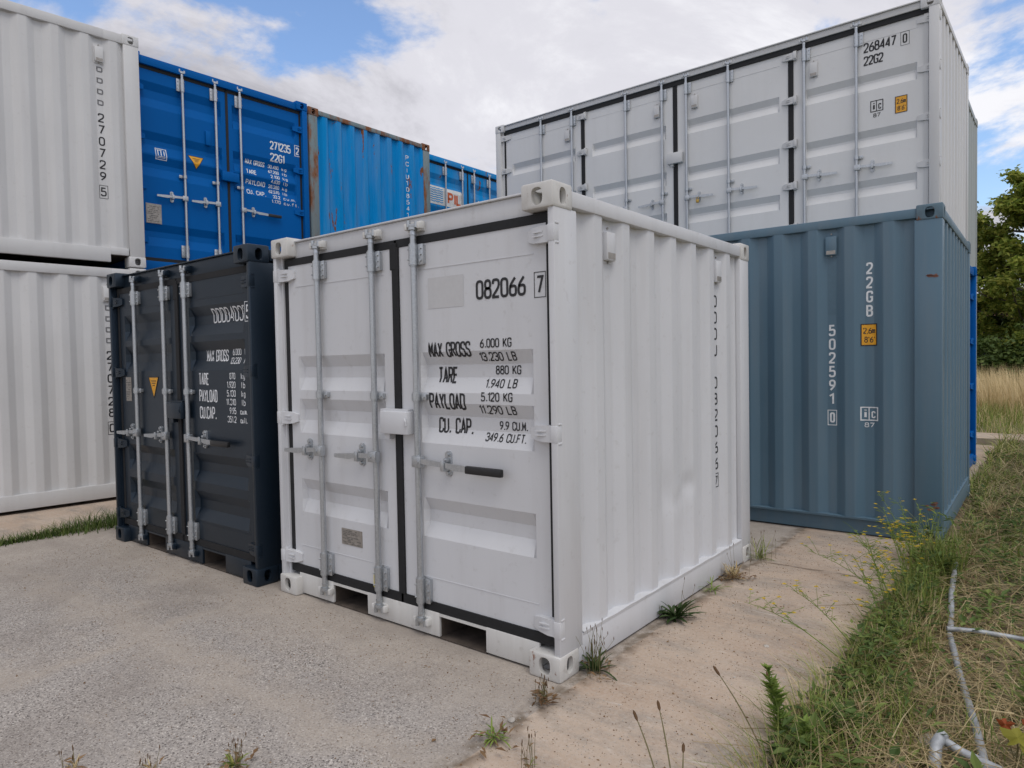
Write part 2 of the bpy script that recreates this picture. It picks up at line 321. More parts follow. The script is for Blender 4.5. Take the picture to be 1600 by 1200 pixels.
# ------------------------------------------------------------------ lettering (own stroke font)
class TG(list): pass          # lettering whose every line becomes a piece of its own
def piece(mb):
    if isinstance(mb, TG): m = MB(); mb.append(m); return m
    return mb
W_ = 0.46; r_ = 1     # glyph box 0.46 x 1; points flagged 1 are rounded
def g(*pl): return pl
O_ = [(0, 0, 1), (0, 1, 1), (W_, 1, 1), (W_, 0, 1), 'c']
GL = {
 '0': g(O_), 'O': g(O_), '1': g([(0.08, 0.80), (0.27, 1), (0.27, 0)]),
 '2': g([(0, 0.76), (0, 1, 1), (W_, 1, 1), (W_, 0.58, 1), (0, 0.08), (0, 0), (W_, 0)]),
 '3': g([(0, 0.78), (0, 1, 1), (W_, 1, 1), (W_, 0.53, 1), (0.14, 0.53)], [(0.14, 0.53), (W_, 0.53, 1), (W_, 0, 1), (0, 0, 1), (0, 0.22)]),
 '4': g([(0.36, 0), (0.36, 1), (0, 0.26), (W_, 0.26)]),
 '5': g([(W_ - .03, 1), (0.04, 1), (0.02, 0.56), (W_, 0.62, 1), (W_, 0, 1), (0, 0, 1), (0, 0.2)]),
 '6': g([(W_ - .06, 1), (0, 0.55, 1), (0, 0, 1), (W_, 0, 1), (W_, 0.56, 1), (0.02, 0.50)]),
 '7': g([(0, 1), (W_, 1), (0.14, 0)]),
 '8': g([(0.03, 0.54, 1), (0.03, 1, 1), (W_ - .03, 1, 1), (W_ - .03, 0.54, 1), 'c'], [(0, 0, 1), (0, 0.54, 1), (W_, 0.54, 1), (W_, 0, 1), 'c']),
 '9': g([(0.06, 0), (W_, 0.45, 1), (W_, 1, 1), (0, 1, 1), (0, 0.44, 1), (W_ - .02, 0.50)]),
 'A': g([(0, 0), (W_ / 2, 1), (W_, 0)], [(0.08, 0.3), (W_ - .08, 0.3)]),
 'B': g([(0, 0), (0, 1), (W_ - .02, 1, 1), (W_ - .02, 0.53, 1), (0, 0.53)], [(0, 0.53), (W_, 0.53, 1), (W_, 0, 1), (0, 0)]),
 'C': g([(W_, 0.74), (W_, 1, 1), (0, 1, 1), (0, 0, 1), (W_, 0, 1), (W_, 0.26)]),
 'D': g([(0, 0), (0, 1), (W_, 1, 1), (W_, 0, 1), (0, 0)]),
 'E': g([(W_ - .04, 1), (0, 1), (0, 0), (W_ - .04, 0)], [(0, 0.52), (W_ - .1, 0.52)]),
 'F': g([(W_ - .04, 1), (0, 1), (0, 0)], [(0, 0.52), (W_ - .1, 0.52)]),
 'G': g([(W_, 0.74), (W_, 1, 1), (0, 1, 1), (0, 0, 1), (W_, 0, 1), (W_, 0.46), (0.26, 0.46)]),
 'I': g([(W_ / 2, 0), (W_ / 2, 1)]), 'K': g([(0, 0), (0, 1)], [(W_, 1), (0, 0.38)], [(0.14, 0.55), (W_, 0)]),
 'L': g([(0, 1), (0, 0), (W_ - .03, 0)]), 'M': g([(0, 0), (0, 1), (W_ / 2, 0.3), (W_, 1), (W_, 0)]),
 'N': g([(0, 0), (0, 1), (W_, 0), (W_, 1)]), 'P': g([(0, 0), (0, 1), (W_, 1, 1), (W_, 0.46, 1), (0, 0.46)]),
 'R': g([(0, 0), (0, 1), (W_, 1, 1), (W_, 0.5, 1), (0, 0.5)], [(0.2, 0.5), (W_, 0)]),
 'S': g([(W_, 0.76), (W_, 1, 1), (0, 1, 1), (0, 0.55, 1), (W_, 0.47, 1), (W_, 0, 1), (0, 0, 1), (0, 0.24)]),
 'T': g([(0, 1), (W_, 1)], [(W_ / 2, 1), (W_ / 2, 0)]), 'U': g([(0, 1), (0, 0, 1), (W_, 0, 1), (W_, 1)]),
 'X': g([(0, 0), (W_, 1)], [(0, 1), (W_, 0)]), 'Y': g([(0, 1), (W_ / 2, 0.48), (W_, 1)], [(W_ / 2, 0.48), (W_ / 2, 0)]),
 '.': g([(0.22, -0.03), (0.22, 0.12)]), ',': g([(0.22, 0.06), (0.16, -0.1)]), "'": g([(0.2, 1), (0.2, 0.78)]), ' ': (),
 'k': g([(0.05, 0), (0.05, 1)], [(0.4, 0.66), (0.05, 0.3)], [(0.16, 0.4), (0.42, 0)]),
 'g': g([(0.42, 0.66), (0.05, 0.66, 1), (0.05, 0.08, 1), (0.42, 0.08)], [(0.42, 0.68), (0.42, -0.2, 1), (0.06, -0.2)]),
 'l': g([(0.2, 1), (0.2, 0)]), 'b': g([(0.05, 1), (0.05, 0), (0.42, 0, 1), (0.42, 0.66, 1), (0.05, 0.62)]),
 'c': g([(0.42, 0.6), (0.36, 0.66, 1), (0.05, 0.66, 1), (0.05, 0, 1), (0.42, 0, 1), (0.42, 0.1)]),
 'u': g([(0.05, 0.66), (0.05, 0, 1), (0.42, 0, 1), (0.42, 0.66)]),
 'm': g([(0.0, 0), (0.0, 0.66), (0.24, 0.66, 1), (0.24, 0)], [(0.24, 0.6), (0.48, 0.66, 1), (0.48, 0)]),
 'f': g([(0.4, 1), (0.2, 1, 1), (0.2, 0)], [(0.06, 0.66), (0.38, 0.66)]), 't': g([(0.2, 0.95), (0.2, 0, 1), (0.4, 0)], [(0.06, 0.66), (0.38, 0.66)]),
 'i': g([(0.22, 0), (0.22, 0.66)], [(0.22, 0.84), (0.22, 0.95)]),
}
def fillet(pts, closed, rad):
    n = len(pts); out = []
    for i, p in enumerate(pts):
        a = Vector(p[:2])
        if len(p) > 2 and (closed or 0 < i < n - 1):
            b = Vector(pts[(i - 1) % n][:2]); c = Vector(pts[(i + 1) % n][:2])
            d1 = (b - a); d2 = (c - a); r = min(rad, d1.length * .5, d2.length * .5)
            s = a + d1.normalized() * r; e = a + d2.normalized() * r
            for k in range(5):
                t = k / 4; out.append(s * (1 - t) ** 2 + a * 2 * t * (1 - t) + e * t * t)
        else: out.append(a)
    return out
def ribbon(mb, pts, closed, sw, depth, off, step):
    q = []; n = len(pts)
    for i in range(n if closed else n - 1):
        a, b = pts[i], pts[(i + 1) % n]; k = max(1, int((b - a).length / step))
        for j in range(k): q.append(a.lerp(b, j / k))
    if not closed: q.append(pts[-1])
    q = [p for i, p in enumerate(q) if i == 0 or (p - q[i - 1]).length > 1e-6]
    m = len(q); vs = []
    for i, p in enumerate(q):
        a = q[(i - 1) % m] if (closed or i) else p; b = q[(i + 1) % m] if (closed or i < m - 1) else p
        d1 = (p - a); d2 = (b - p)
        d1 = d1.normalized() if d1.length > 1e-9 else d2.normalized(); d2 = d2.normalized() if d2.length > 1e-9 else d1
        t = d1 + d2; t = t.normalized() if t.length > 1e-6 else d1
        nn = Vector((-t.y, t.x)); cs = max(0.55, nn.dot(Vector((-d1.y, d1.x)))); h = sw * .5 / cs
        for s in (1, -1):
            u = p + nn * (h * s); vs.append((u.x, depth(u.x, u.y) - off, u.y))
    fs = [(2 * i, 2 * i + 1, 2 * ((i + 1) % m) + 1, 2 * ((i + 1) % m)) for i in range(m if closed else m - 1)]
    mb.add(vs, fs)
def text(mb, s, u0, u1, v0, h, depth, sw=0.13, off=0.0018, fill=0.70):
    tg = mb; mb = piece(mb); e_ = sw * h * .5; u0 += e_; u1 -= e_; v0 += e_; h -= 2 * e_
    adv = []
    for ch in s: adv.append(0.5 if ch in ".,'" else (0.6 if ch in '1Il' else (0.75 if ch == ' ' else 1.0)))
    unit = (u1 - u0) / (sum(adv) - (1 - fill)); u = u0
    for ch, a in zip(s, adv):
        if ch == ' ': mb = piece(tg)
        gw = unit * fill; sx = gw / W_; off_u = u - (0.0 if a == 1.0 else (1 - a) * .5 * gw)
        for pl in GL[ch]:
            cl = pl[-1] == 'c'; P = [p for p in pl if p != 'c']
            P = [(p[0] * sx + off_u, p[1] * h + v0) + tuple(p[2:]) for p in P]
            ribbon(mb, fillet(P, cl, min(gw * .55, h * .3)), cl, e_ * 1.9, depth, off, 0.012)
        u += a * unit
def vtext(mb, s, uc, vtop, ch_h, pitch, cw, depth, sw=0.15, off=0.0018):
    mb = piece(mb)
    for i, c in enumerate(s):
        if c != ' ': text(mb, c, uc - cw / 2, uc + cw / 2, vtop - i * pitch - ch_h, ch_h, depth, sw, off, 1.0)
def frame_rect(mb, u0, u1, v0, v1, sw, depth, off=0.0018):
    mb = piece(mb)
    ribbon(mb, [Vector(p) for p in ((u0, v0), (u1, v0), (u1, v1), (u0, v1))], True, sw, depth, off, 0.02)
def patch(mb, u0, u1, v0, v1, depth, off=0.0012, n=10):
    vs = []; 
    for j in range(n + 1):
        for i in range(n + 1):
            u = u0 + (u1 - u0) * i / n; v = v0 + (v1 - v0) * j / n; vs.append((u, depth(u, v) - off, v))
    mb.add(vs, [(j * (n + 1) + i, j * (n + 1) + i + 1, (j + 1) * (n + 1) + i + 1, (j + 1) * (n + 1) + i) for j in range(n) for i in range(n)])
def lettering(parent, M, mat, fn, label=None, name='lettering'):
    tg = TG(); fn(tg)
    for m in tg: o = build(name, m, mat, parent, M)
    if label and len(tg) == 1: o['label'] = label
    return o

# ------------------------------------------------------------------ container pieces
_cast = {}
def casting_mesh(sx, sy, sz, mat, lx=0.178, ly=0.162, lz=0.118):
    key = (sx, sy, sz, mat, lx, ly)
    if key in _cast: return _cast[key]
    if (sx, sy, sz, lx, ly) not in _cast:
        def ob(mb): me = mb.mesh('c', 'void'); return bpy.data.objects.new('c', me)
        b = MB(); b.box(0, lx, 0, ly, 0, lz, 0.011); base = ob(b)
        c = MB(); c.box(0.024, lx - .024, 0.024, ly - .024, 0.022, lz - .022); cuts = [ob(c)]
        def oval(ax, cx, cz, hw, hh):
            pts = []
            for k in range(20):
                t = 2 * math.pi * k / 20; x, z = math.cos(t), math.sin(t)
                pts.append((cx + hw * math.copysign(abs(x) ** .75, x), cz + hh * math.copysign(abs(z) ** .75, z)))
            m = MB(); m.prism(pts, -0.02, 0.05)
            if ax == 'x':
                m.v = [(lx - y if sx > 0 else y, x, z) for x, y, z in m.v]
            elif ax == 'y':
                m.v = [(x, ly - y if sy > 0 else y, z) for x, y, z in m.v]
            else:
                m.v = [(x, z, lz - y if sz > 0 else y) for x, y, z in m.v]
            bm = bmesh.new(); me = m.mesh('t', 'void'); bm.from_mesh(me); bmesh.ops.recalc_face_normals(bm, faces=bm.faces); bm.to_mesh(me); bm.free()
            return bpy.data.objects.new('c', me)
        cuts += [oval('y', lx / 2 + .002 * sx, lz / 2 + .004 * -sz, 0.032, 0.040), oval('x', ly / 2, lz / 2 + .004 * -sz, 0.026, 0.040), oval('z', lx / 2, ly / 2, 0.055, 0.031)]
        for o in [base] + cuts: COL.objects.link(o)
        for o in [base] + cuts:
            bm = bmesh.new(); bm.from_mesh(o.data); bmesh.ops.recalc_face_normals(bm, faces=bm.faces); bm.to_mesh(o.data); bm.free()
        for c in cuts:
            md = base.modifiers.new('b', 'BOOLEAN'); md.operation = 'DIFFERENCE'; md.solver = 'EXACT'; md.object = c
        dg = bpy.context.evaluated_depsgraph_get(); dg.update()
        me = bpy.data.meshes.new_from_object(base.evaluated_get(dg))
        for o in [base] + cuts: bpy.data.objects.remove(o)
        _cast[(sx, sy, sz, lx, ly)] = me
    me = _cast[(sx, sy, sz, lx, ly)].copy(); me.name = 'corner_casting'
    me.materials.clear(); me.materials.append(MAT[mat]); me.polygons.foreach_set('material_index', [0] * len(me.polygons))
    me.polygons.foreach_set('use_smooth', [True] * len(me.polygons)); me.set_sharp_from_angle(angle=R(32))
    _cast[key] = me
    return me

def corr(u0, u1, centre, pitch, flat_o, slope, flat_i, dep, d0):
    """trapezoid profile; centre = middle of one inner (recessed) flat"""
    def f(u):
        x = abs((u - centre + pitch / 2) % pitch - pitch / 2)
        hi = flat_i / 2
        if x <= hi: return d0 + dep
        if x >= hi + slope: return d0
        return d0 + dep * (1 - (x - hi) / slope)
    f0 = f
    def f(u, rr=0.005): return (f0(u - rr) + f0(u - rr * .5) + 2 * f0(u) + f0(u + rr * .5) + f0(u + rr)) / 6 if flat_i > .05 else f0(u)
    br = set([u0, u1]); k0 = int((u0 - centre) / pitch) - 2; k1 = int((u1 - centre) / pitch) + 2
    for k in range(k0, k1 + 1):
        for e in (-flat_i / 2 - slope, -flat_i / 2, flat_i / 2, flat_i / 2 + slope):
            for w2 in ((-.010, -.005, 0, .005, .010) if dep > .03 else (0,)):
                x = centre + k * pitch + e + w2
                if u0 + .004 < x < u1 - .004: br.add(x)
    return f, sorted(br)
def corr_panel(parent, M, mat, u0, u1, v0, v1, f, br, dents=(), seed=0, rows=14, amp=0.0016, name='side_panel'):
    us = []
    for a, b in zip(br, br[1:]):
        k = 1 if b - a < .02 else (2 if not dents else 5)
        us += [a + (b - a) * i / k for i in range(k)]
    us.append(br[-1]); nr = rows if not dents else 90
    vs_ = [v0 + (v1 - v0) * j / nr for j in range(nr + 1)]
    def dep(u, v):
        d = f(u) + amp * mnoise.noise((u * 2.3 + seed * 9.1, v * 1.4, seed))
        for cu, cv, ru, rv, a in dents: d += a * math.exp(-((u - cu) / ru) ** 2 - ((v - cv) / rv) ** 2)
        return d
    mb = MB(); n = len(us)
    mb.add([(u, dep(u, v), v) for v in vs_ for u in us], [(j * n + i, j * n + i + 1, (j + 1) * n + i + 1, (j + 1) * n + i) for j in range(nr) for i in range(n - 1)])
    return build(name, mb, mat, parent, M, smooth=32), dep

def rec_profile(recs, ts, bs, dep):
    """recs: list of (top, bottom) recess bands; returns depth(v) and breakpoints"""
    br = []
    for t, b in recs: br += [(b, 0.0), (b + bs, dep), (t - ts, dep), (t, 0.0)]
    br.sort()
    def f(v):
        p = None
        for z, d in br:
            if v <= z: return d if p is None else p[1] + (d - p[1]) * (v - p[0]) / (z - p[0] + 1e-9) if p[0] < v else d
            p = (z, d)
        return 0.0
    return f, [z for z, _ in br]
def door_leaf(parent, M, mat, u0, u1, v0, v1, dd, ul, ur, recs, ts, bs, dep=0.034, thick=0.045, seed=1):
    f, br = rec_profile(recs, ts, bs, dep); sl = 0.016
    def dfun(u, v):
        k = min(1.0, max(0.0, (u - ul) / sl), max(0.0, (ur - u) / sl)); k = max(0.0, k)
        return dd + f(v) * k
    us = [u0, ul, ul + sl] + [ul + sl + (ur - ul - 2 * sl) * i / 6 for i in range(1, 6)] + [ur - sl, ur, u1]
    zs = sorted(set([v0, v1] + br)); z2 = []
    for a, b in zip(zs, zs[1:]):
        k = max(1, int((b - a) / 0.12)); z2 += [a + (b - a) * i / k for i in range(k)]
    z2.append(zs[-1]); n = len(us); mb = MB()
    def wav(u, v): return 0.0012 * mnoise.noise((u * 2.2 + seed * 5, v * 1.6, seed)) if ul < u < ur else 0.0
    mb.add([(u, dfun(u, v) + wav(u, v), v) for v in z2 for u in us], [(j * n + i, j * n + i + 1, (j + 1) * n + i + 1, (j + 1) * n + i) for j in range(len(z2) - 1) for i in range(n - 1)])
    for x, s in ((u0, 1), (u1, -1)):
        q = [(x, dd, v0), (x, dd + thick, v0), (x, dd + thick, v1), (x, dd, v1)]; mb.add(q, [(0, 1, 2, 3)])
    for z in (v0, v1): mb.add([(u0, dd, z), (u1, dd, z), (u1, dd + thick, z), (u0, dd + thick, z)], [(0, 1, 2, 3)])
    mb.add([(u0, dd + thick, v0), (u1, dd + thick, v0), (u1, dd + thick, v1), (u0, dd + thick, v1)], [(0, 1, 2, 3)])
    return build('door', mb, mat, parent, M, smooth=8), dfun

# shared hardware meshes, built once (rod axis at x=0, d=0; door skin behind at d=+0.03)
_hw = {}
def hw(key, fn):
    if key not in _hw: _hw[key] = fn()
    return _hw[key]
def rod_mesh(z0, z1):
    def f(): b = MB(); b.cyl((0, 0, z0), (0, 0, z1), 0.0165, n=14); return b.mesh('lock_rod', 'galv', 40)
    return hw(('rod', z0, z1), f)
def guide_mesh(h, side):
    def f():
        b = MB(); b.cyl((0, 0, 0), (0, 0, h), 0.0255, n=14); b.cyl((0, 0, -.008), (0, 0, h + .008), 0.0205, n=14)
        s = side; x = sorted((s * 0.012, s * 0.062)); b.box(x[0], x[1], 0.008, 0.030, 0.004, h - .004, 0.002)
        x = sorted((s * 0.030, s * 0.066)); b.box(x[0], x[1], 0.004, 0.009, 0.0, h, 0.0015)
        for z in ((0.2, 0.5, 0.8) if h > 0.06 else (0.5,)): b.cyl((s * 0.049, 0.005, h * z), (s * 0.049, -0.003, h * z), 0.007, n=8)
        if h > .06:
            for z in (0.25, 0.75): b.cyl((-s * 0.014, -0.020, h * z), (-s * 0.016, -0.0275, h * z), 0.0045, n=7)
        return b.mesh('guide_bracket', 'galv', 40)
    return hw(('guide', h, side), f)
def cam_mesh(sgn):
    def f():
        b = MB()
        b.cyl((0, 0, 0), (0, 0, sgn * 0.03), 0.020, 0.016, n=12); b.cyl((0, 0, sgn * .026), (0, 0, sgn * .040), 0.026, n=12)
        b.box(-0.034, 0.034, -0.012, 0.012, *sorted((sgn * 0.040, sgn * 0.058)), 0.004)
        b.cyl((-0.028, -0.004, sgn * .045), (-0.028, -0.004, sgn * .078), 0.011, n=10); b.cyl((0.030, -0.002, sgn * .036), (0.030, -0.002, sgn * .070), 0.013, n=10)
        return b.mesh('cam', 'galv', 40)
    return hw(('cam', sgn), f)
def keeper_mesh(mat):
    def f():
        b = MB(); b.box(-0.052, 0.052, 0.012, 0.060, -0.026, 0.026, 0.004); b.box(-0.056, -0.036, -0.012, 0.03, -0.018, 0.018, 0.004); b.box(0.038, 0.058, -0.012, 0.03, -0.018, 0.018, 0.004)
        return b.mesh('cam_keeper', mat, 40)
    return hw(('keep', mat), f)
def handle_mesh(length, side, hub):
    def f():
        b = MB(); s = side
        x = sorted((-0.024 * s, 0.042 * s)); b.box(x[0], x[1], -0.026, 0.012, -0.030, 0.030, 0.004)
        b.cyl((0.020 * s, -0.030, 0), (0.020 * s, -0.020, 0), 0.010, n=8)
        pts = [(0.02 * s, -0.019), (hub * s, -0.012), (length * s, -0.022)]
        hs = [(0.02, 0.012, 0.006), (0.10, 0.014, 0.002), (hub + .03, 0.013, -.004), (hub + .07, 0.017, -.010), (length, 0.011, -.014)]
        vs = []
        for x, h, dz in hs:
            for dy in (-0.022, -0.012):
                for z in (-h, h): vs.append((x * s, dy, z + dz))
        fs = []
        for i in range(len(hs) - 1):
            o = 4 * i; fs += [(o, o + 1, o + 5, o + 4), (o + 2, o + 6, o + 7, o + 3), (o + 1, o + 3, o + 7, o + 5), (o, o + 4, o + 6, o + 2)]
        fs += [(0, 2, 3, 1), (4 * len(hs) - 4, 4 * len(hs) - 3, 4 * len(hs) - 1, 4 * len(hs) - 2)]
        b.add(vs, fs)
        return b.mesh('handle', 'galv', 30)
    return hw(('handle', length, side, hub), f)
def catch_mesh(hub, side):
    def f():
        b = MB(); x = hub * side
        pts = []
        for k in range(16):
            t = 2 * math.pi * k / 16; pts.append((x + 0.021 * math.cos(t), (0.045 if math.sin(t) > 0 else -0.045) + 0.021 * math.sin(t)))
        b.prism(pts, 0.016, 0.030); b.box(x - .012, x + .012, -0.024, 0.018, -.036, -.017, 0.003); b.box(x - .012, x + .012, -0.006, 0.018, 0.012, 0.030, 0.003)
        b.box(x - .012, x + .012, -0.030, -0.023, -.034, 0.022, 0.002)
        for z in (.048, -.048): b.cyl((x, 0.017, z), (x, 0.006, z), 0.010, n=8)
        return b.mesh('handle_catch', 'galv', 40)
    return hw(('catch', hub, side), f)
def grip_mesh(a, b_, side):
    def f():
        b = MB(); x = sorted((a * side, b_ * side)); b.box(x[0], x[1], -0.030, -0.004, -0.033, 0.006, 0.006)
        return b.mesh('grip', 'grip', 40)
    return hw(('grip', a, b_, side), f)
def rod_set(root, M, u, d, z0, z1, guides, midz, gside, hz, hside, hlen, hub, kmat, grip=None, tape=False):
    r = link('lock_rod', rod_mesh(round(z0, 3), round(z1, 3)), root, M @ T(u, d, 0))
    for (zz, hh) in guides: link('guide_bracket', guide_mesh(hh, gside), r, T(0, 0, zz))
    if midz: link('guide_bracket', guide_mesh(0.036, gside), r, T(0, 0, midz))
    link('cam', cam_mesh(1), r, T(0, 0, z1 - .002)); link('cam', cam_mesh(-1), r, T(0, 0, z0 + .002))
    link('cam_keeper', keeper_mesh(kmat), r, T(0, 0, z1 + .045)); link('cam_keeper', keeper_mesh(kmat), r, T(0, 0, z0 - .045))
    if hz:
        link('handle', handle_mesh(hlen, hside, hub), r, T(0, 0, hz)); link('handle_catch', catch_mesh(hub, hside), r, T(0, 0, hz))
        if grip: link('grip', grip_mesh(grip, hlen + .008, hside), r, T(0, 0, hz))
    if tape:
        b = MB(); b.box(-0.0275, -0.020, -0.014, -0.004, guides[0][0] + .015, guides[0][0] + .085); build('yellow_tape', b, 'yellow_tape', r)
    return r
def hinge_mesh(side, mat, h=0.078, ln=0.16, post=0.05):
    def f():
        b = MB(); s = side
        # strap lying on the door, deep at the pin, thin at its tip
        prof = [(-post * .2, 0.5, 0.034), (0.03, 0.5, 0.034), (0.085, 0.46, 0.022), (ln, 0.30, 0.008)]
        vs = []; fs = []
        for x, k, dd in prof:
            for y in (-dd, 0.004):
                for z in (-h * k, h * k * .96): vs.append((x * s, y, z))
        for i in range(len(prof) - 1):
            o = 4 * i; fs += [(o, o + 1, o + 5, o + 4), (o + 2, o + 6, o + 7, o + 3), (o + 1, o + 3, o + 7, o + 5), (o, o + 4, o + 6, o + 2)]
        fs += [(0, 2, 3, 1), (12, 13, 15, 14)]
        b.add(vs, fs)
        b.cyl((-post * .35 * s, -0.020, -h * .62), (-post * .35 * s, -0.020, h * .62), 0.015, n=12)
        x = sorted((-post * 1.0 * s, -post * .35 * s))
        b.box(x[0], x[1], -0.034, -0.006, h * .505, h * .62, 0.002); b.box(x[0], x[1], -0.034, -0.006, -h * .62, -h * .505, 0.002)
        x = sorted((-post * .95 * s, -post * .25 * s)); b.box(x[0], x[1], -0.046, -0.004, -h * .49, h * .49, 0.003)
        for k in (-.14, .1): b.box(*sorted((s * .02, s * .078)), -0.037, -0.028, h * k, h * k + .006)
        return b.mesh('hinge', mat, 40)
    return hw(('hinge', side, mat, h, ln, post), f)
def vent(parent, M, u, v, d, mat, w=0.075, h=0.165):
    b = MB(); b.box(u - w / 2, u + w / 2, d - 0.030, d + .012, v - h, v - 0.028, 0.006)
    b.prism([(u - w / 2 - .006, v + .006), (u + w / 2 + .006, v + .006), (u + w / 2 + .006, v - h - .014), (u - w / 2 - .006, v - h - .014)], d - .003, d + .012)
    b.mi = 1; b.box(u - w / 2 + .008, u + w / 2 - .008, d - 0.0315, d - .026, v - h + .008, v - h + .038)
    for z in (v - .006, v - h - .007): b.cyl((u, d - .002, z), (u, d - .010, z), 0.006, n=7)
    return build('vent', b, [mat, 'plate'], parent, M, smooth=40)

def container(name, label, L, Wd, H, loc, rz, paint_, cast=None, post=None, rail=None, group=None, z=0.0, roof=True):
    root = thing(name, label, 'container', (loc[0], loc[1], z), rz, group)
    cast = cast or paint_; post = post or paint_; rail = rail or paint_
    cx = 0.178 if L > Wd + .3 else 0.162
    for sx in (-1, 1):
        for sy in (-1, 1):
            for sz in (-1, 1):
                lx, ly = (0.178, 0.162)
                link('corner_casting', casting_mesh(sx, sy, sz, cast, lx, ly), root, T(0 if sx < 0 else L - lx, 0 if sy < 0 else Wd - ly, 0 if sz < 0 else H - .118))
    if roof:
        f, br = corr(0.1, L - .1, 0.3, 0.209, 0.09, 0.02, 0.08, 0.02, 0.0); mb = MB(); n = len(br)
        mb.add([(u, y, H - .052 - f(u)) for y in (0.13, Wd - .13) for u in br], [(i, i + 1, n + i + 1, n + i) for i in range(n - 1)])
        build('roof_panel', mb, paint_, root)
    mb = MB(); mb.box(0.08, L - .08, 0.08, Wd - .08, 0.14, 0.165); build('floor', mb, 'timber_floor', root)
    F = {'front': Matrix.Identity(4), 'right': T(L, 0, 0) @ Matrix.Rotation(R(90), 4, 'Z'), 'back': T(L, Wd, 0) @ Matrix.Rotation(R(180), 4, 'Z'), 'left': T(0, Wd, 0) @ Matrix.Rotation(R(-90), 4, 'Z')}
    return root, F
def posts(root, F, L, Wd, H, mat, a=0.14, b=0.12, ins=0.005, front_c=False):
    """four corner posts; a along local x, b along local y"""
    for i, (x0, y0) in enumerate(((0, 0), (L, 0), (L, Wd), (0, Wd))):
        sx = 1 if x0 == 0 else -1; sy = 1 if y0 == 0 else -1; mb = MB()
        if front_c and y0 == 0:
            fy = 0.012
            xs = sorted((x0 + sx * ins, x0 + sx * 0.038)); mb.box(xs[0], xs[1], fy, 0.20, 0.112, H - .112, 0.006)
            xs = sorted((x0 + sx * .037, x0 + sx * .060)); mb.box(xs[0], xs[1], 0.046, 0.10, 0.112, H - .112)
        else:
            xs = sorted((x0 + sx * ins, x0 + sx * a)); ys = sorted((y0 + sy * ins, y0 + sy * b)); mb.box(xs[0], xs[1], ys[0], ys[1], 0.112, H - .112, 0.008)
        build('corner_post', mb, mat, root, smooth=40)
def wall(root, M, W, H, mat, railmat, pu0, pu1, centre, pitch=0.278, fo=0.072, sl=0.068, fi=0.070, dep=0.036, rt=(0.0, 0.0), top=(0.022, 0.105), bot=(0.018, 0.172), dents=(), seed=0, name='side_panel', railins=0.006, pd=0.014, beadlip=True, botins=None):
    """a corrugated wall between its top and bottom rails, in the face frame"""
    f, br = corr(pu0, pu1, centre, pitch, fo, sl, fi, dep, pd)
    p, dep_f = corr_panel(root, M, mat, pu0, pu1, bot[1] - .004, H - top[1] + .004, f, br, dents, seed, name=name)
    mb = MB(); mb.box(rt[0] or 0.16, W - (rt[1] or 0.16), railins, 0.066, H - top[1], H - top[0], 0.006); build('top_rail', mb, railmat, root, M, 40)
    mb = MB(); mb.box(rt[0] or 0.16, W - (rt[1] or 0.16), railins if botins is None else botins, 0.055 if botins is None else botins + .05, bot[0], bot[1] - (0 if botins is None else .006), 0.005)
    if beadlip:                         # weld lip, a little wavy where the sheet meets the rail
        n = 60; vs = []
        for i in range(n + 1):
            u = pu0 + (pu1 - pu0) * i / n; k = 0.004 * mnoise.noise((u * 7, seed, 3)) + .004
            vs += [(u, railins - .0015, bot[1] - .012), (u, railins - .004, bot[1] + k), (u, pd + dep, bot[1] + k + .004)]
        mb.add(vs, [q for i in range(n) for q in ((3 * i, 3 * i + 3, 3 * i + 4, 3 * i + 1), (3 * i + 1, 3 * i + 4, 3 * i + 5, 3 * i + 2))])
    build('bottom_rail', mb, railmat, root, M, 40)
    return p, dep_f

def data_plate(parent, M, u0, u1, v0, v1, d, seed=3):
    mb = MB(); mb.box(u0, u1, d - .003, d + .001, v0, v1); p = build('data_plate', mb, 'plate', parent, M)
    rn = random.Random(seed); mb = MB(); h = v1 - v0; k = 9; wd = u1 - u0
    for i in range(k):
        z = v1 - h * (0.08 + 0.88 * (i + .5) / k); x = u0 + wd * .06
        while x < u1 - wd * .2:
            ln = wd * rn.uniform(.06, .22); 
            if rn.random() < .75: mb.box(x, min(x + ln, u1 - wd * .06), d - .0042, d - .0032, z - h * .018, z + h * .018)
            x += ln + wd * .04
    build('plate_print', mb, 'plate_print', parent, M)
def warn_triangle(parent, M, u0, u1, vt, vb, df):
    c = (u0 + u1) / 2; mb = MB(); n = 8; vs = []
    rows = [(vt + (vb - vt) * i / n, 1 - i / n) for i in range(n + 1)]
    for v, k in rows:
        for s in (-1, 1): u = c + s * (u1 - u0) / 2 * k; vs.append((u, df(u, v) - .002, v))
    mb.add(vs, [(2 * i, 2 * i + 1, 2 * i + 3, 2 * i + 2) for i in range(n)])
    o = build('warning_decal', mb, 'yellow', parent, M); o['label'] = 'yellow triangle warning decal pointing down'
    mb = MB(); pts = [Vector((u0, vt)), Vector((u1, vt)), Vector((c, vb))]; ribbon(mb, pts, True, 0.006, df, .0034, 0.03)
    for i in range(3): ribbon(mb, [Vector((c - .045 + .012 * i, vt - .03 - .018 * i)), Vector((c + .045 - .012 * i, vt - .03 - .018 * i))], False, 0.006, df, .0034, 0.03)
    build('decal_print', mb, 'ink', parent, M)
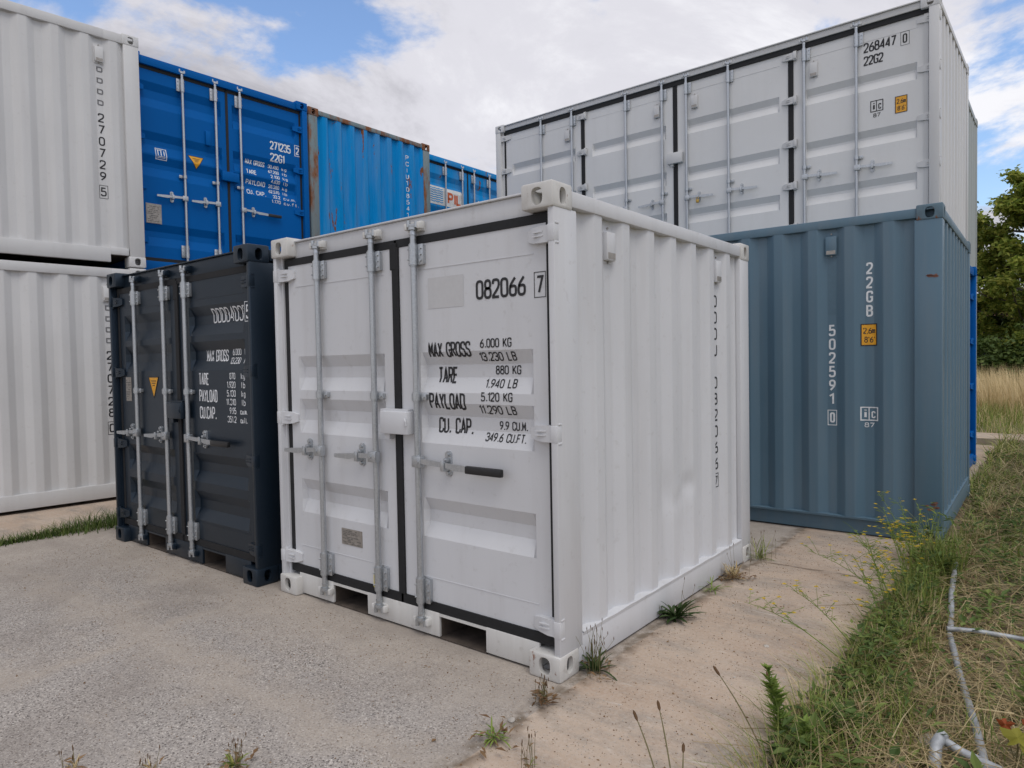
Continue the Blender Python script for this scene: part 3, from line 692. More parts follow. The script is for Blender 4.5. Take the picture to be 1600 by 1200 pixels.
def height_decal(parent, M, u0, u1, v0, v1, df):
    mb = MB(); patch(mb, u0, u1, v0, v1, df, .0016, 6); build('height_decal', mb, 'yellow', parent, M)['label'] = 'yellow height decal reading 2,6m 8 ft 6 in'
    mb = MB(); w_ = u1 - u0; h = v1 - v0
    frame_rect(mb, u0 + .003, u1 - .003, v0 + .003, v1 - .003, 0.007, df, .003)
    text(mb, '2,6m', u0 + w_ * .14, u1 - w_ * .12, v0 + h * .55, h * .28, df, 0.14, .003); text(mb, "8'6'", u0 + w_ * .2, u1 - w_ * .12, v0 + h * .14, h * .28, df, 0.14, .003)
    build('decal_print', mb, 'ink', parent, M)
def ic_mark(parent, M, mat, u0, u1, v0, v1, df):
    def fn(tg):
        mb = MB(); tg.append(mb); h = v1 - v0; b = v0 + h * .36; c = (u0 + u1) / 2
        frame_rect(mb, u0, u1, b, v1, 0.009, df); ribbon(mb, [Vector((c - .003, b)), Vector((c - .003, v1))], False, 0.008, df, .0018, .02)
        text(mb, 'i', u0 + .018, c - .015, b + .014, (v1 - b) * .8, df, 0.22, fill=1.0); text(mb, 'C', c + .014, u1 - .016, b + .017, (v1 - b) * .55, df, 0.18, fill=1.0)
        text(mb, '87', c - (u1 - u0) * .30, c + (u1 - u0) * .30, v0, h * .24, df, 0.17)
    lettering(parent, M, mat, fn, 'square approval mark with i, C and 87', 'approval_mark')

# ------------------------------------------------------------------ ground
def sheet(name, pts, z, mat, thick=0.0, sub=False):
    mb = MB(); n = len(pts); mb.add([(x, y, z) for x, y in pts], [tuple(range(n))])
    if thick: mb.add([(x, y, zz) for zz in (z, z - thick) for x, y in pts], [(i, i + n, (i + 1) % n + n, (i + 1) % n) for i in range(n)])
    o = build(name, mb, mat); o['kind'] = 'structure'; return o
def terrain():
    mb = MB(); xs = [-400, -120, -40, -12] + [-8 + .5 * i for i in range(60)] + [24, 40, 120, 400]; ys = [-60, -20] + [-8 + .5 * i for i in range(70)] + [30, 40, 60, 120, 300, 800]
    def h(x, y):
        if x < 0.6 and y < 11.3 and y > -9: return -0.12
        return -0.075 + 0.05 * mnoise.noise((x * .8, y * .8, 0)) + 0.022 * mnoise.noise((x * 2.6, y * 2.6, 4)) + 0.004 * max(0, x - 1)
    n = len(xs); mb.add([(x, y, h(x, y)) for y in ys for x in xs], [(j * n + i, j * n + i + 1, (j + 1) * n + i + 1, (j + 1) * n + i) for j in range(len(ys) - 1) for i in range(n - 1)])
    o = build('ground', mb, 'soil', smooth=60); o['kind'] = 'structure'
    return h
TERR = terrain()
sheet('asphalt_yard', [(-5.19, -14), (0.060, -14), (0.060, 11.0), (-5.19, 11.0)], 0.0, 'asphalt', 0.1)
rn = random.Random(5); ed = []
y = -14.0
while y < 11.0:
    near = -1.5 < y < 4
    ed.append((0.925 + (rn.uniform(-.03, .03) if near else 0) + .03 * mnoise.noise((0, y * 1.3, 2)), y)); y += 0.07 if near else 0.6
sheet('concrete_pavement', [(0.055, -14)] + ed + [(0.055, 11.0)], 0.003, 'concrete', 0.11)
sheet('concrete_pavement', [(-16, -14), (-5.23, -14), (-5.23, 11.0), (-16, 11.0)], 0.002, 'concrete', 0.1)
sheet('concrete_path', [(-0.6, 11.6), (2.2, 11.6), (2.5, 12.5), (-0.6, 12.7)], 0.02, 'concrete', 0.1)

# ------------------------------------------------------------------ the two small containers in front
def small_container(name, label, loc, rz, pm, cast, sill, gasket, recs, hinge_z, txt, seed, centre, ext=None, hingemat=None, dents=()):
    L, D, H = 2.2, 2.438, 2.26
    root, F = container(name, label, L, D, H, loc, rz, pm, cast=cast)
    posts(root, F, L, D, H, pm, a=0.14, b=0.17, front_c=True)
    Mi = F['front']
    # header and sill of the door frame, both set back behind the castings
    mb = MB(); mb.box(0.16, L - .16, 0.070, 0.16, 2.13, 2.232, 0.004); mb.box(0.16, L - .16, 0.055, 0.16, 2.2325, 2.2425, 0.003); mb.box(0.1, L - .1, 0.085, 0.15, 2.06, 2.135); build('door_header', mb, pm, root, Mi, 40)
    mb = MB(); pk = [(0.495, 0.815), (1.395, 1.72)]; fs, bk = 0.048, 0.13
    bk = 0.066; xs = [0.15, pk[0][0], pk[0][1], pk[1][0], pk[1][1], L - .15]
    for a, b in ((0, 1), (2, 3), (4, 5)): mb.box(xs[a], xs[b], fs, bk, 0.012, 0.139, 0.003)
    for a, b in pk: mb.box(a, b, fs + .002, bk, 0.122, 0.137)
    mb.box(0.1, L - .1, 0.085, 0.14, 0.139, 0.20)
    build('door_sill', mb, sill, root, Mi, 40)
    for a, b in pk:
        mb = MB(); mb.box(a - .012, a - .001, bk, 2.3, 0.006, 0.136); mb.box(b + .001, b + .012, bk, 2.3, 0.006, 0.136); mb.box(a, b, bk + .002, 2.3, 0.125, 0.136); mb.box(a, b, 2.301, 2.31, 0.0, 0.13); mb.box(a, b, fs + .004, 2.3, 0.003, 0.010); build('fork_pocket', mb, 'rusty_steel', root, Mi)
    dd = 0.060; leaves = [(0.098, 1.084, 0.185, 1.000), (1.136, 2.120, 1.285, 2.035)]
    df = []; doors = []
    for i, (a, b, ul, ur) in enumerate(leaves):
        o, f = door_leaf(root, Mi, pm, a, b, 0.190, 2.088, dd, ul, ur, recs, 0.068, 0.078, seed=seed + i); df.append(f); doors.append(o)
        for z in (1.952, 0.316): mb = MB(); mb.box(ul - .01, ur + .01, dd - .0024, dd + .001, z, z + .0035); build('weld_seam', mb, pm, o, None)
        g1 = MB(); e = 0.004
        g1.box(a - .034, b + .034, dd - e, dd + .03, 2.0885, 2.132); g1.box(a - .034, b + .034, dd - e - .004, dd + .03, 0.139, 0.1895)
        if i == 0: g1.box(a - .036, a - .0005, dd - e + .001, dd + .03, 0.1896, 2.0884); g1.box(b + .0005, b + .030, dd - e - .006, dd + .03, 0.1896, 2.0884); g1.box(b - .014, b + .04, dd - e - .008, dd - .0005, 1.97, 2.115, 0.004)
        else: g1.box(b + .0005, b + .014, dd - e + .001, dd + .03, 0.1896, 2.0884); g1.box(a - .0215, a - .0005, dd - e - .007, dd + .03, 0.1896, 2.0884)
        build('gasket', g1, gasket, o, None)
        for hz in hinge_z:
            link('hinge', hinge_mesh(1 if i == 0 else -1, hingemat or pm, ln=0.125), o, T(0.052 if i == 0 else L - .052, 0.056, hz))
    rz0, rz1 = 0.125, 2.135
    G = [(0.180, 0.132), (1.975, 0.108)]
    rod_set(root, Mi, 0.438, 0.030, rz0, rz1, G, 1.262, 1, 0.938, -1, 0.36, 0.145, sill)
    rod_set(root, Mi, 0.940, 0.030, rz0, rz1, G, 1.262, 1, 0.938, -1, 0.35, 0.145, sill, tape=(pm == 'white'))
    rod_set(root, Mi, 1.280, 0.030, rz0, rz1, G, 1.262, 1, 0.938, 1, 0.585, 0.205, sill, grip=0.36)
    mb = MB(); mb.box(1.020, 1.238, -0.004, 0.056, 1.078, 1.200, 0.005); mb.box(1.0, 1.22, 0.02, 0.056, 1.195, 1.212); mb.box(1.03, 1.07, 0.02, 0.055, 1.045, 1.078)
    mb.tube([(1.225, -0.010, 1.165), (1.240, -0.016, 1.150), (1.240, -0.014, 1.130), (1.226, -0.010, 1.130)], 0.005)
    build('lock_box', mb, pm, root, Mi, 40)
    # walls
    p, pf = wall(root, F['right'], D, H, pm, pm, 0.205, 2.262, centre, top=(0.024, 0.098), bot=(0.012, 0.172), dents=dents, seed=seed, rt=(0.165, 0.165))
    vent(p, None, centre, 2.128, 0.05, pm, 0.085, 0.17); vent(p, None, centre + 5 * .278, 2.128, 0.05, pm, 0.085, 0.17)
    wall(root, F['left'], D, H, pm, pm, 0.17, 2.25, 0.55, seed=seed + 3, rt=(0.165, 0.165)); wall(root, F['back'], L, H, pm, pm, 0.13, 2.07, 0.4, pitch=.25, seed=seed + 5, name='end_panel', rt=(0.165, 0.165))
    return root, F, doors, df, p, pf

REC_MAIN = [(1.516, 1.304), (1.250, 1.036), (0.744, 0.533)]
root, F, doors, df, sp, pf = small_container('shipping_container', 'small white container with black door seals and number 082066 7, in the foreground', (-2.2, 0.0), 0.0,
    'white', 'white_cast', 'white_sill', 'rubber', REC_MAIN, (2.03, 1.128, 0.238), None, 1, 0.541, dents=((1.165, 0.69, 0.05, 0.11, 0.012), (1.452, 0.69, 0.045, 0.06, 0.016), (1.30, 0.62, 0.12, 0.05, 0.006)))
X0 = 2.2
def maintext(mb):
    d = df[1]
    text(mb, '082066', X0 - .512, X0 - .200, 1.765, 0.097, d, 0.145); text(mb, '7', X0 - .140, X0 - .098, 1.768, 0.084, d, 0.15, fill=1.0); frame_rect(mb, X0 - .151, X0 - .087, 1.752, 1.867, 0.0035, d)
    for s, a, b, z, h in (('MAX GROSS', -.853, -.556, 1.486, .080), ('6.000 KG', -.492, -.292, 1.528, .046), ('13.230 LB', -.507, -.276, 1.462, .045), ('TARE', -.814, -.672, 1.352, .086), ('880 KG', -.421, -.262, 1.396, .045),
        ('1.940 LB', -.475, -.276, 1.330, .045), ('PAYLOAD', -.855, -.599, 1.216, .087), ('5.120 KG', -.492, -.292, 1.264, .046), ('11.290 LB', -.512, -.280, 1.200, .045), ('CU. CAP.', -.818, -.570, 1.092, .082), ('9.9 CU.M.', -.402, -.228, 1.124, .044), ('349.6 CU.FT.', -.482, -.226, 1.066, .043)):
        text(mb, s, X0 + a, X0 + b, z, h, d, 0.135 if h > .06 else 0.145)
lettering(doors[1], None, 'ink', maintext, 'black stencilled number and weight table')
mb = MB(); patch(mb, X0 - .847, X0 - .594, 1.742, 1.902, df[1], .0010, 4); build('blank_patch', mb, 'pale_patch', doors[1])['label'] = 'slightly darker blank rectangle left of the number'
data_plate(doors[0], None, X0 - 1.621, X0 - 1.432, 0.386, 0.482, 0.060)
def sidetext(mb): vtext(mb, 'DDDU 082066', 0.541 + 5 * .278 - .010, 1.875, 0.080, 0.108, 0.070, pf, 0.15); vtext(mb, '7', 0.541 + 5 * .278 - .010, 0.672, 0.062, .1, 0.044, pf, 0.15); frame_rect(mb, 1.889, 1.956, 0.598, 0.688, 0.005, pf)
lettering(sp, None, 'ink', sidetext, 'black number running down the side')

REC_DARK = [(1.900, 1.690), (1.645, 1.435), (0.830, 0.616), (0.550, 0.335)]
rootd, Fd, doord, dfd, spd, pfd = small_container('shipping_container', 'small dark grey container with three galvanised lock rods, left of the small white one', (-4.58, -0.055), 0.0,
    'dark', 'dark', 'dark', 'rubber', REC_DARK, (2.02, 1.428, 0.83, 0.236), None, 11, 0.541)
def darktext(mb):
    d = dfd[1]; O = 4.58
    def tx(s, a, b, z, h, sw): text(mb, s, a + O, b + O, z, h, d, sw)
    tx('DDDB4D33', -3.00, -2.545, 1.772, .104, .105); tx('5', -2.515, -2.475, 1.778, .095, .14); frame_rect(mb, O - 2.53, O - 2.463, 1.762, 1.892, .005, d)
    tx('MAX GROSS', -3.11, -2.81, 1.498, .084, .115)
    for s, a, b, z in (('6.000', -2.755, -2.645, 1.538), ('13.230', -2.775, -2.645, 1.478), ('870', -2.75, -2.675, 1.372), ('1.920', -2.785, -2.675, 1.312), ('5.130', -2.79, -2.675, 1.252), ('11.310', -2.80, -2.675, 1.192), ('9.95', -2.76, -2.675, 1.132), ('351.2', -2.79, -2.675, 1.072)): tx(s, a, b, z, .046, .135)
    for s, z in (('kg', 1.538), ('lb', 1.478), ('kg', 1.372), ('lb', 1.312), ('kg', 1.252), ('lb', 1.192)): tx(s, -2.605, -2.550, z, .044, .14)
    tx('cu.m.', -2.625, -2.535, 1.132, .040, .18); tx('cu.ft.', -2.625, -2.535, 1.072, .040, .18)
    tx('TARE', -3.175, -3.03, 1.330, .088, .12); tx('PAYLOAD', -3.175, -2.92, 1.208, .090, .12); tx('CU.CAP.', -3.175, -2.94, 1.086, .090, .12)
lettering(doord[1], None, 'white_ink', darktext, 'white stencilled number and weight table')
warn_triangle(doord[0], None, 0.60, 0.765, 1.388, 1.225, dfd[0])
data_plate(doord[0], None, 0.175, 0.275, 1.19, 1.388, 0.060, 5)

# ------------------------------------------------------------------ 20 ft containers
def door_end(root, M, W, H, pm, gm, recs, ts, bs, rods, txt, hz, seed, dz=0.0, sillmat=None, header=(0.03, 0.125), hingeside=True, dep=0.034, lock=None):
    """a pair of cargo doors closing a W wide end"""
    mb = MB(); mb.box(0.165, W - .165, 0.020, 0.14, H - header[1], H - header[0], 0.004); build('door_header', mb, sillmat or pm, root, M, 40)
    mb = MB(); mb.box(0.165, W - .165, 0.020, 0.14, 0.015, 0.145, 0.004); build('door_sill', mb, sillmat or pm, root, M, 40)
    dd = 0.058; c = W / 2 + .035; zb, zt = 0.190, H - .168
    out = []
    for i, (a, b) in enumerate(((0.115, c - .018), (c + .018, W - .115))):
        ul, ur = a + .055, b - .06
        o, f = door_leaf(root, M, pm, a, b, zb, zt, dd, ul, ur, recs, ts, bs, dep, seed=seed + i)
        g1 = MB(); g1.box(a - .04, b + .0175, dd - .004, dd + .03, zt + .0005, zt + .043); g1.box(a - .04, b + .0175, dd - .004, dd + .03, zb - .045, zb - .0005)
        if i == 0: g1.box(a - .035, a - .0005, dd - .002, dd + .03, zb, zt); g1.box(b + .0005, b + .0345, dd - .006, dd + .03, zb, zt)
        else: g1.box(b + .0005, b + .035, dd - .002, dd + .03, zb, zt)
        build('gasket', g1, gm, o, None)
        for z in hz: link('hinge', hinge_mesh(1 if i == 0 else -1, pm, 0.09, 0.15, 0.05), o, T(0.072 if i == 0 else W - .072, 0.054, z))
        out.append((o, f))
    for (u, side, hl, grip, h) in rods:
        rod_set(root, M, u, 0.030, 0.150, H - .135, [(0.22, 0.15), (H - .33, 0.15)], 1.20, -1, h, side, hl, 0.16, pm, grip=grip)
    if lock: mb = MB(); mb.box(c - .11, c + .12, -0.002, 0.05, lock - .06, lock + .06, 0.005); build('lock_box', mb, pm, root, M, 40)
    return out
def end_posts(root, L, Wd, H, mat): posts(root, None, L, Wd, H, mat, a=0.085, b=0.11)
L20, W8, H86 = 6.058, 2.438, 2.591
# --- white pair on the left: long sides towards the yard, 270729 5 above 270728 0
def white_side(label, num, chk, z, seed, group):
    yaw = R(85); loc = (-6.42 - L20 * math.cos(yaw), 1.09 - L20 * math.sin(yaw))
    root, F = container('shipping_container', label, L20, W8, H86, loc, yaw, 'white_old', z=z, group=group)
    posts(root, F, L20, W8, H86, 'white_old', a=0.165, b=0.13)
    cu = 5.655
    p, pf = wall(root, F['front'], L20, H86, 'white_old', 'white_old', 0.165, L20 - .165, cu, top=(0.018, 0.118), bot=(0.040, 0.195), seed=seed, rt=(0.175, 0.36), beadlip=False)
    mb = MB(); mb.box(L20 - .362, L20 - .175, 0.008, 0.055, 0.125, 0.205, 0.004); build('bottom_rail', mb, 'white_old', root, F['front'], 40)
    mb = MB(); mb.box(L20 - .362, L20 - .175, 0.008, 0.066, H86 - .118, H86 - .018, 0.004); build('top_rail', mb, 'white_old', root, F['front'], 40)
    wall(root, F['right'], W8, H86, 'white_old', 'white_old', 0.12, W8 - .12, .4, pitch=.25, seed=seed + 1, name='end_panel', beadlip=False)
    wall(root, F['back'], L20, H86, 'white_old', 'white_old', 0.16, L20 - .16, .4, seed=seed + 2, beadlip=False); wall(root, F['left'], W8, H86, 'white_old', 'white_old', 0.12, W8 - .12, .4, pitch=.25, seed=seed + 4, name='end_panel', beadlip=False)
    vent(p, None, cu, 2.40, 0.045, 'white_old', 0.085, 0.19)
    def fn(mb):
        vtext(mb, num, cu + .006, 1.66, 0.098, 0.127, 0.062, pf, 0.15); vtext(mb, chk, cu + .006, 0.855, 0.098, .1, 0.058, pf, 0.15); frame_rect(mb, cu - .034, cu + .046, 0.735, 0.875, 0.005, pf)
    lettering(p, None, 'ink', fn, 'black number %s %s running down the side' % (num, chk))
    def fs(mb): vtext(mb, 'DDDD', cu + .006, 2.165, 0.060, 0.120, 0.062, pf, 0.24)
    lettering(p, None, 'smudge_ink', fs, 'four smudged letters above the number')
    return root
white_side('white container numbered 270729 5, upper of the white pair at the left edge', '270729', '5', H86 + .012, 21, None)
white_side('white container numbered 270728 0 standing on the concrete, lower of the left pair', '270728', '0', 0.0, 25, None)

# --- royal blue door end
REC_BLUE = [(2.285, 1.985), (1.695, 1.435), (1.415, 1.160), (0.600, 0.330)]
def blue_box(label, z, written, seed):
    yaw = R(88.5); fr = (-6.690, 3.505); loc = (fr[0] - W8 * math.cos(yaw), fr[1] - W8 * math.sin(yaw))
    root, F = container('shipping_container', label, W8, L20, H86, loc, yaw, 'blue', z=z)
    end_posts(root, W8, L20, H86, 'blue')
    D = door_end(root, F['front'], W8, H86, 'blue', 'rubber', REC_BLUE, 0.09, 0.11, [(0.672, -1, .35, None, .95), (1.092, -1, .35, None, .95), (1.425, 1, .55, .36, .93)], None, (2.20, 1.62, 1.03, 0.40), seed, lock=1.33)
    for k, w_ in (('right', L20), ('left', L20)): wall(root, F[k], w_, H86, 'blue', 'blue', 0.115, w_ - .115, .4, seed=seed + 1, beadlip=False)
    wall(root, F['back'], W8, H86, 'blue', 'blue', 0.09, W8 - .09, .4, pitch=.25, seed=seed + 2, name='end_panel', beadlip=False)
    if written:
        d = D[1][1]; o = D[1][0]
        def fn(mb):
            text(mb, '271235', 1.865, 2.185, 1.835, .115, d, .15); text(mb, '2', 2.265, 2.318, 1.845, .105, d, .17, fill=1.0); frame_rect(mb, 2.248, 2.335, 1.825, 1.972, .008, d); text(mb, '22G1', 1.865, 2.085, 1.672, .115, d, .15)
            for s, z_ in (('MAX GROSS', 1.575), ('TARE', 1.440), ('PAYLOAD', 1.305), ('CU. CAP.', 1.172)): text(mb, s, 1.51, 1.51 + (.28 if len(s) > 6 else .15), z_, .062, d, .15)
            for s, t_, z_ in (('30.480', 'kg', 1.580), ('67.200', 'lb', 1.512), ('2.100', 'kg', 1.444), ('4.630', 'lb', 1.376), ('28.380', 'kg', 1.308), ('62.570', 'lb', 1.240), ('33.2', 'cu.m.', 1.172), ('1.170', 'cu.ft.', 1.104)):
                text(mb, s, 2.005 - .027 * len(s), 2.005, z_, .046, d, .16); text(mb, t_, 2.05, 2.05 + .04 * len(t_), z_, .044, d, .16)
        lettering(o, None, 'white_ink', fn, 'white number 271235 2 and weight table')
        o, d = D[0]
        def fn2(tg):
            mb = MB(); tg.append(mb)
            frame_rect(mb, 0.345, 0.470, 1.385, 1.515, .009, d)
            for i, x in enumerate((.372, .408, .444)): ribbon(mb, [Vector((x, 1.43)), Vector((x, 1.495))], False, .012, d, .0018, .02)
            for z_ in (1.405, 1.42): ribbon(mb, [Vector((.36, z_)), Vector((.455, z_))], False, .006, d, .0018, .02)
            ribbon(mb, [Vector((.36, 1.498)), Vector((.42, 1.498))], False, .008, d, .0018, .02)
        lettering(o, None, 'white_ink', fn2, 'small white square emblem', 'emblem')
        warn_triangle(o, None, 0.742, 0.935, 1.515, 1.358, d)
        mb = MB(); mb.box(0.205, 0.385, .052, .059, 0.60, 0.835); build('data_plate', mb, 'plate', o)
        data_plate(o, None, 0.21, 0.38, 0.605, 0.83, 0.052, 8)
        mb = MB(); mb.box(0.955, 1.02, 0.03, 0.058, 1.68, 1.86, 0.006); build('vent', mb, 'blue', o, None, 40)
    return root
blue_box('royal blue container with closed doors numbered 271235 2, beside the stacked white pair', H86 + .012, True, 31)
blue_box('royal blue container under the one numbered 271235 2, almost hidden by the dark container', 0.0, False, 35)

# --- pale blue rusty pair further along
def pil_end(label, z, seed, written):
    root, F = container('shipping_container', label, W8, L20, H86, (-6.74, 3.555), R(90), 'light_blue', cast='rusty_cast', z=z)
    posts(root, None, W8, L20, H86, 'rusty_post', a=0.155, b=0.13)
    p, pf = wall(root, F['front'], W8, H86, 'light_blue', 'rusty_post', 0.15, W8 - .15, 0.420, pitch=0.2495, fo=0.085, sl=0.04, fi=0.085, dep=0.042, top=(0.02, 0.085), bot=(0.03, 0.16), seed=seed, name='end_panel', beadlip=False)
    for k in ('right', 'left'): wall(root, F[k], L20, H86, 'light_blue', 'rusty_post', 0.13, L20 - .13, .4, seed=seed + 1, beadlip=False)
    wall(root, F['back'], W8, H86, 'light_blue', 'rusty_post', 0.15, W8 - .15, .4, pitch=.25, seed=seed + 2, name='end_panel', beadlip=False)
    if written:
        lettering(p, None, 'white_ink', lambda mb: vtext(mb, 'PCIU108541', 1.948, 2.32, 0.075, 0.105, 0.055, pf, 0.15), 'worn white number running down the wall')
        mb = MB(); ribbon(mb, [Vector((1.10 + .012 * math.sin(i), 1.52 - i * .05)) for i in range(6)], False, .030, pf, .0012, .02)
        build('rust_scar', mb, 'rusty_cast', p)
pil_end('pale blue rust-streaked container showing its corrugated end, right of the royal blue one', H86 + .012, 41, True)
pil_end('pale blue container under the rust-streaked one, hidden behind the small containers', 0.0, 44, False)
REC_PIL = [(2.26, 1.98), (1.68, 1.42), (1.05, .80), (0.58, 0.33)]
def pil_door(label, z, seed, written):
    root, F = container('shipping_container', label, W8, L20, H86, (-7.0, 6.04), R(90), 'light_blue', cast='rusty_cast', z=z)
    end_posts(root, W8, L20, H86, 'light_blue')
    D = door_end(root, F['front'], W8, H86, 'light_blue', 'rubber', REC_PIL, 0.09, 0.11, [(0.63, -1, .35, None, .95), (1.08, -1, .35, None, .95), (1.41, 1, .35, None, .95), (1.86, 1, .35, None, .95)], None, (2.20, 1.62, 1.03, 0.40), seed)
    for k in ('right', 'left'): wall(root, F[k], L20, H86, 'light_blue', 'light_blue', 0.115, L20 - .115, .4, seed=seed + 1, beadlip=False)
    wall(root, F['back'], W8, H86, 'light_blue', 'light_blue', 0.09, W8 - .09, .4, pitch=.25, seed=seed + 2, name='end_panel', beadlip=False)
    if written:
        o, d = D[0]
        mb = MB(); patch(mb, 0.20, 1.09, 1.715, 2.045, d, .0015, 24); lg = build('logo_board', mb, 'logo_white', o); lg['label'] = 'white panel with wavy blue lines and orange letters PIL'
        def waves(tg):
            for i in range(7):
                mb = MB(); tg.append(mb); zz = 2.00 - i * .039; ribbon(mb, [Vector((0.26 + .02 * k, zz + .006 * math.sin(k * 1.25))) for k in range(17)], False, .016, d, .004, .02)
        lettering(o, None, 'logo_blue', waves, 'wavy blue lines', 'logo_waves')
        lettering(o, None, 'orange', lambda mb: text(mb, 'PIL', 0.70, 1.075, 1.765, .215, d, .21, .004, fill=.74), 'orange letters PIL', 'logo_letters')
        lettering(D[1][0], None, 'white_ink', lambda mb: text(mb, 'PCIU', 1.54, 1.76, 1.86, .10, D[1][1], .15), 'white letters PCIU')
pil_door('pale blue container with a white and orange PIL panel on its door', H86 + .012, 47, True)
pil_door('pale blue container under the one with the PIL panel, hidden from view', 0.0, 50, False)

# --- blue-grey container on the right, long side towards the yard
def bluegrey():
    yaw = R(1.0); fr = (1.056, 3.545); loc = (fr[0] - L20 * math.cos(yaw), fr[1] - L20 * math.sin(yaw))
    root, F = container('shipping_container', 'blue-grey container numbered 502591 0, behind the small white one beside the weeds', L20, W8, H86, loc, yaw, 'blue_grey', cast='blue_grey_cast')
    posts(root, F, L20, W8, H86, 'blue_grey', a=0.19, b=0.13)
    cu = L20 - (1.056 - .272)
    p, pf = wall(root, F['front'], L20, H86, 'blue_grey', 'blue_grey', 0.185, L20 - .185, cu, top=(0.022, 0.095), bot=(0.012, 0.148), seed=61, railins=0.012, botins=0.055)
    wall(root, F['right'], W8, H86, 'blue_grey', 'blue_grey', 0.125, W8 - .125, .33, pitch=.25, fo=.085, sl=.04, fi=.085, dep=.042, top=(0.022, 0.095), bot=(0.03, 0.20), seed=62, name='end_panel')
    wall(root, F['back'], L20, H86, 'blue_grey', 'blue_grey', 0.19, L20 - .19, .4, seed=63, beadlip=False); wall(root, F['left'], W8, H86, 'blue_grey', 'blue_grey', 0.13, W8 - .13, .4, pitch=.25, seed=64, name='end_panel', beadlip=False)
    vent(p, None, cu, 2.46, 0.048, 'blue_grey', 0.085, 0.18)
    c2 = cu + .278
    def fn(mb):
        vtext(mb, '22GB', c2 + .002, 2.198, 0.094, 0.1125, 0.050, pf, .16); vtext(mb, '502591', cu + .002, 1.715, 0.094, 0.1125, 0.052, pf, .16); vtext(mb, '0', cu + .002, 0.995, 0.086, .1, .040, pf, .17); frame_rect(mb, cu - .032, cu + .034, 0.890, 1.012, .006, pf)
    lettering(p, None, 'white_ink', fn, 'white number 502591 0 and code 22GB')
    height_decal(p, None, c2 - .060, c2 + .056, 1.536, 1.710, pf); ic_mark(p, None, 'white_ink', c2 - .06, c2 + .06, 0.882, 1.042, pf)
    mb = MB(); patch(mb, cu - .03, cu + .032, 1.80, 2.26, pf, .0010, 6); o = build('blank_patch', mb, 'blue_grey_patch', p); o['label'] = 'darker blank patch below the vent'
    rn = random.Random(3); mb = MB()
    for k in range(14):
        u = L20 - .06 + rn.gauss(0, .022); v = rn.choice((2.05, .30)) + rn.gauss(0, .012); w_ = rn.uniform(.004, .016)
        mb.add([(u + w_ * math.cos(t) * 1.6, .0035, v + w_ * .6 * math.sin(t)) for t in [i * math.pi / 3 for i in range(6)]], [(0, 1, 2, 3, 4, 5)])
    build('paint_scuff', mb, 'scuff', root, F['front'])
plain('blue_grey_patch', (0.082, 0.145, 0.195), 0.5, var=0.05); plain('scuff', (0.20, 0.085, 0.06), 0.7)
bluegrey()

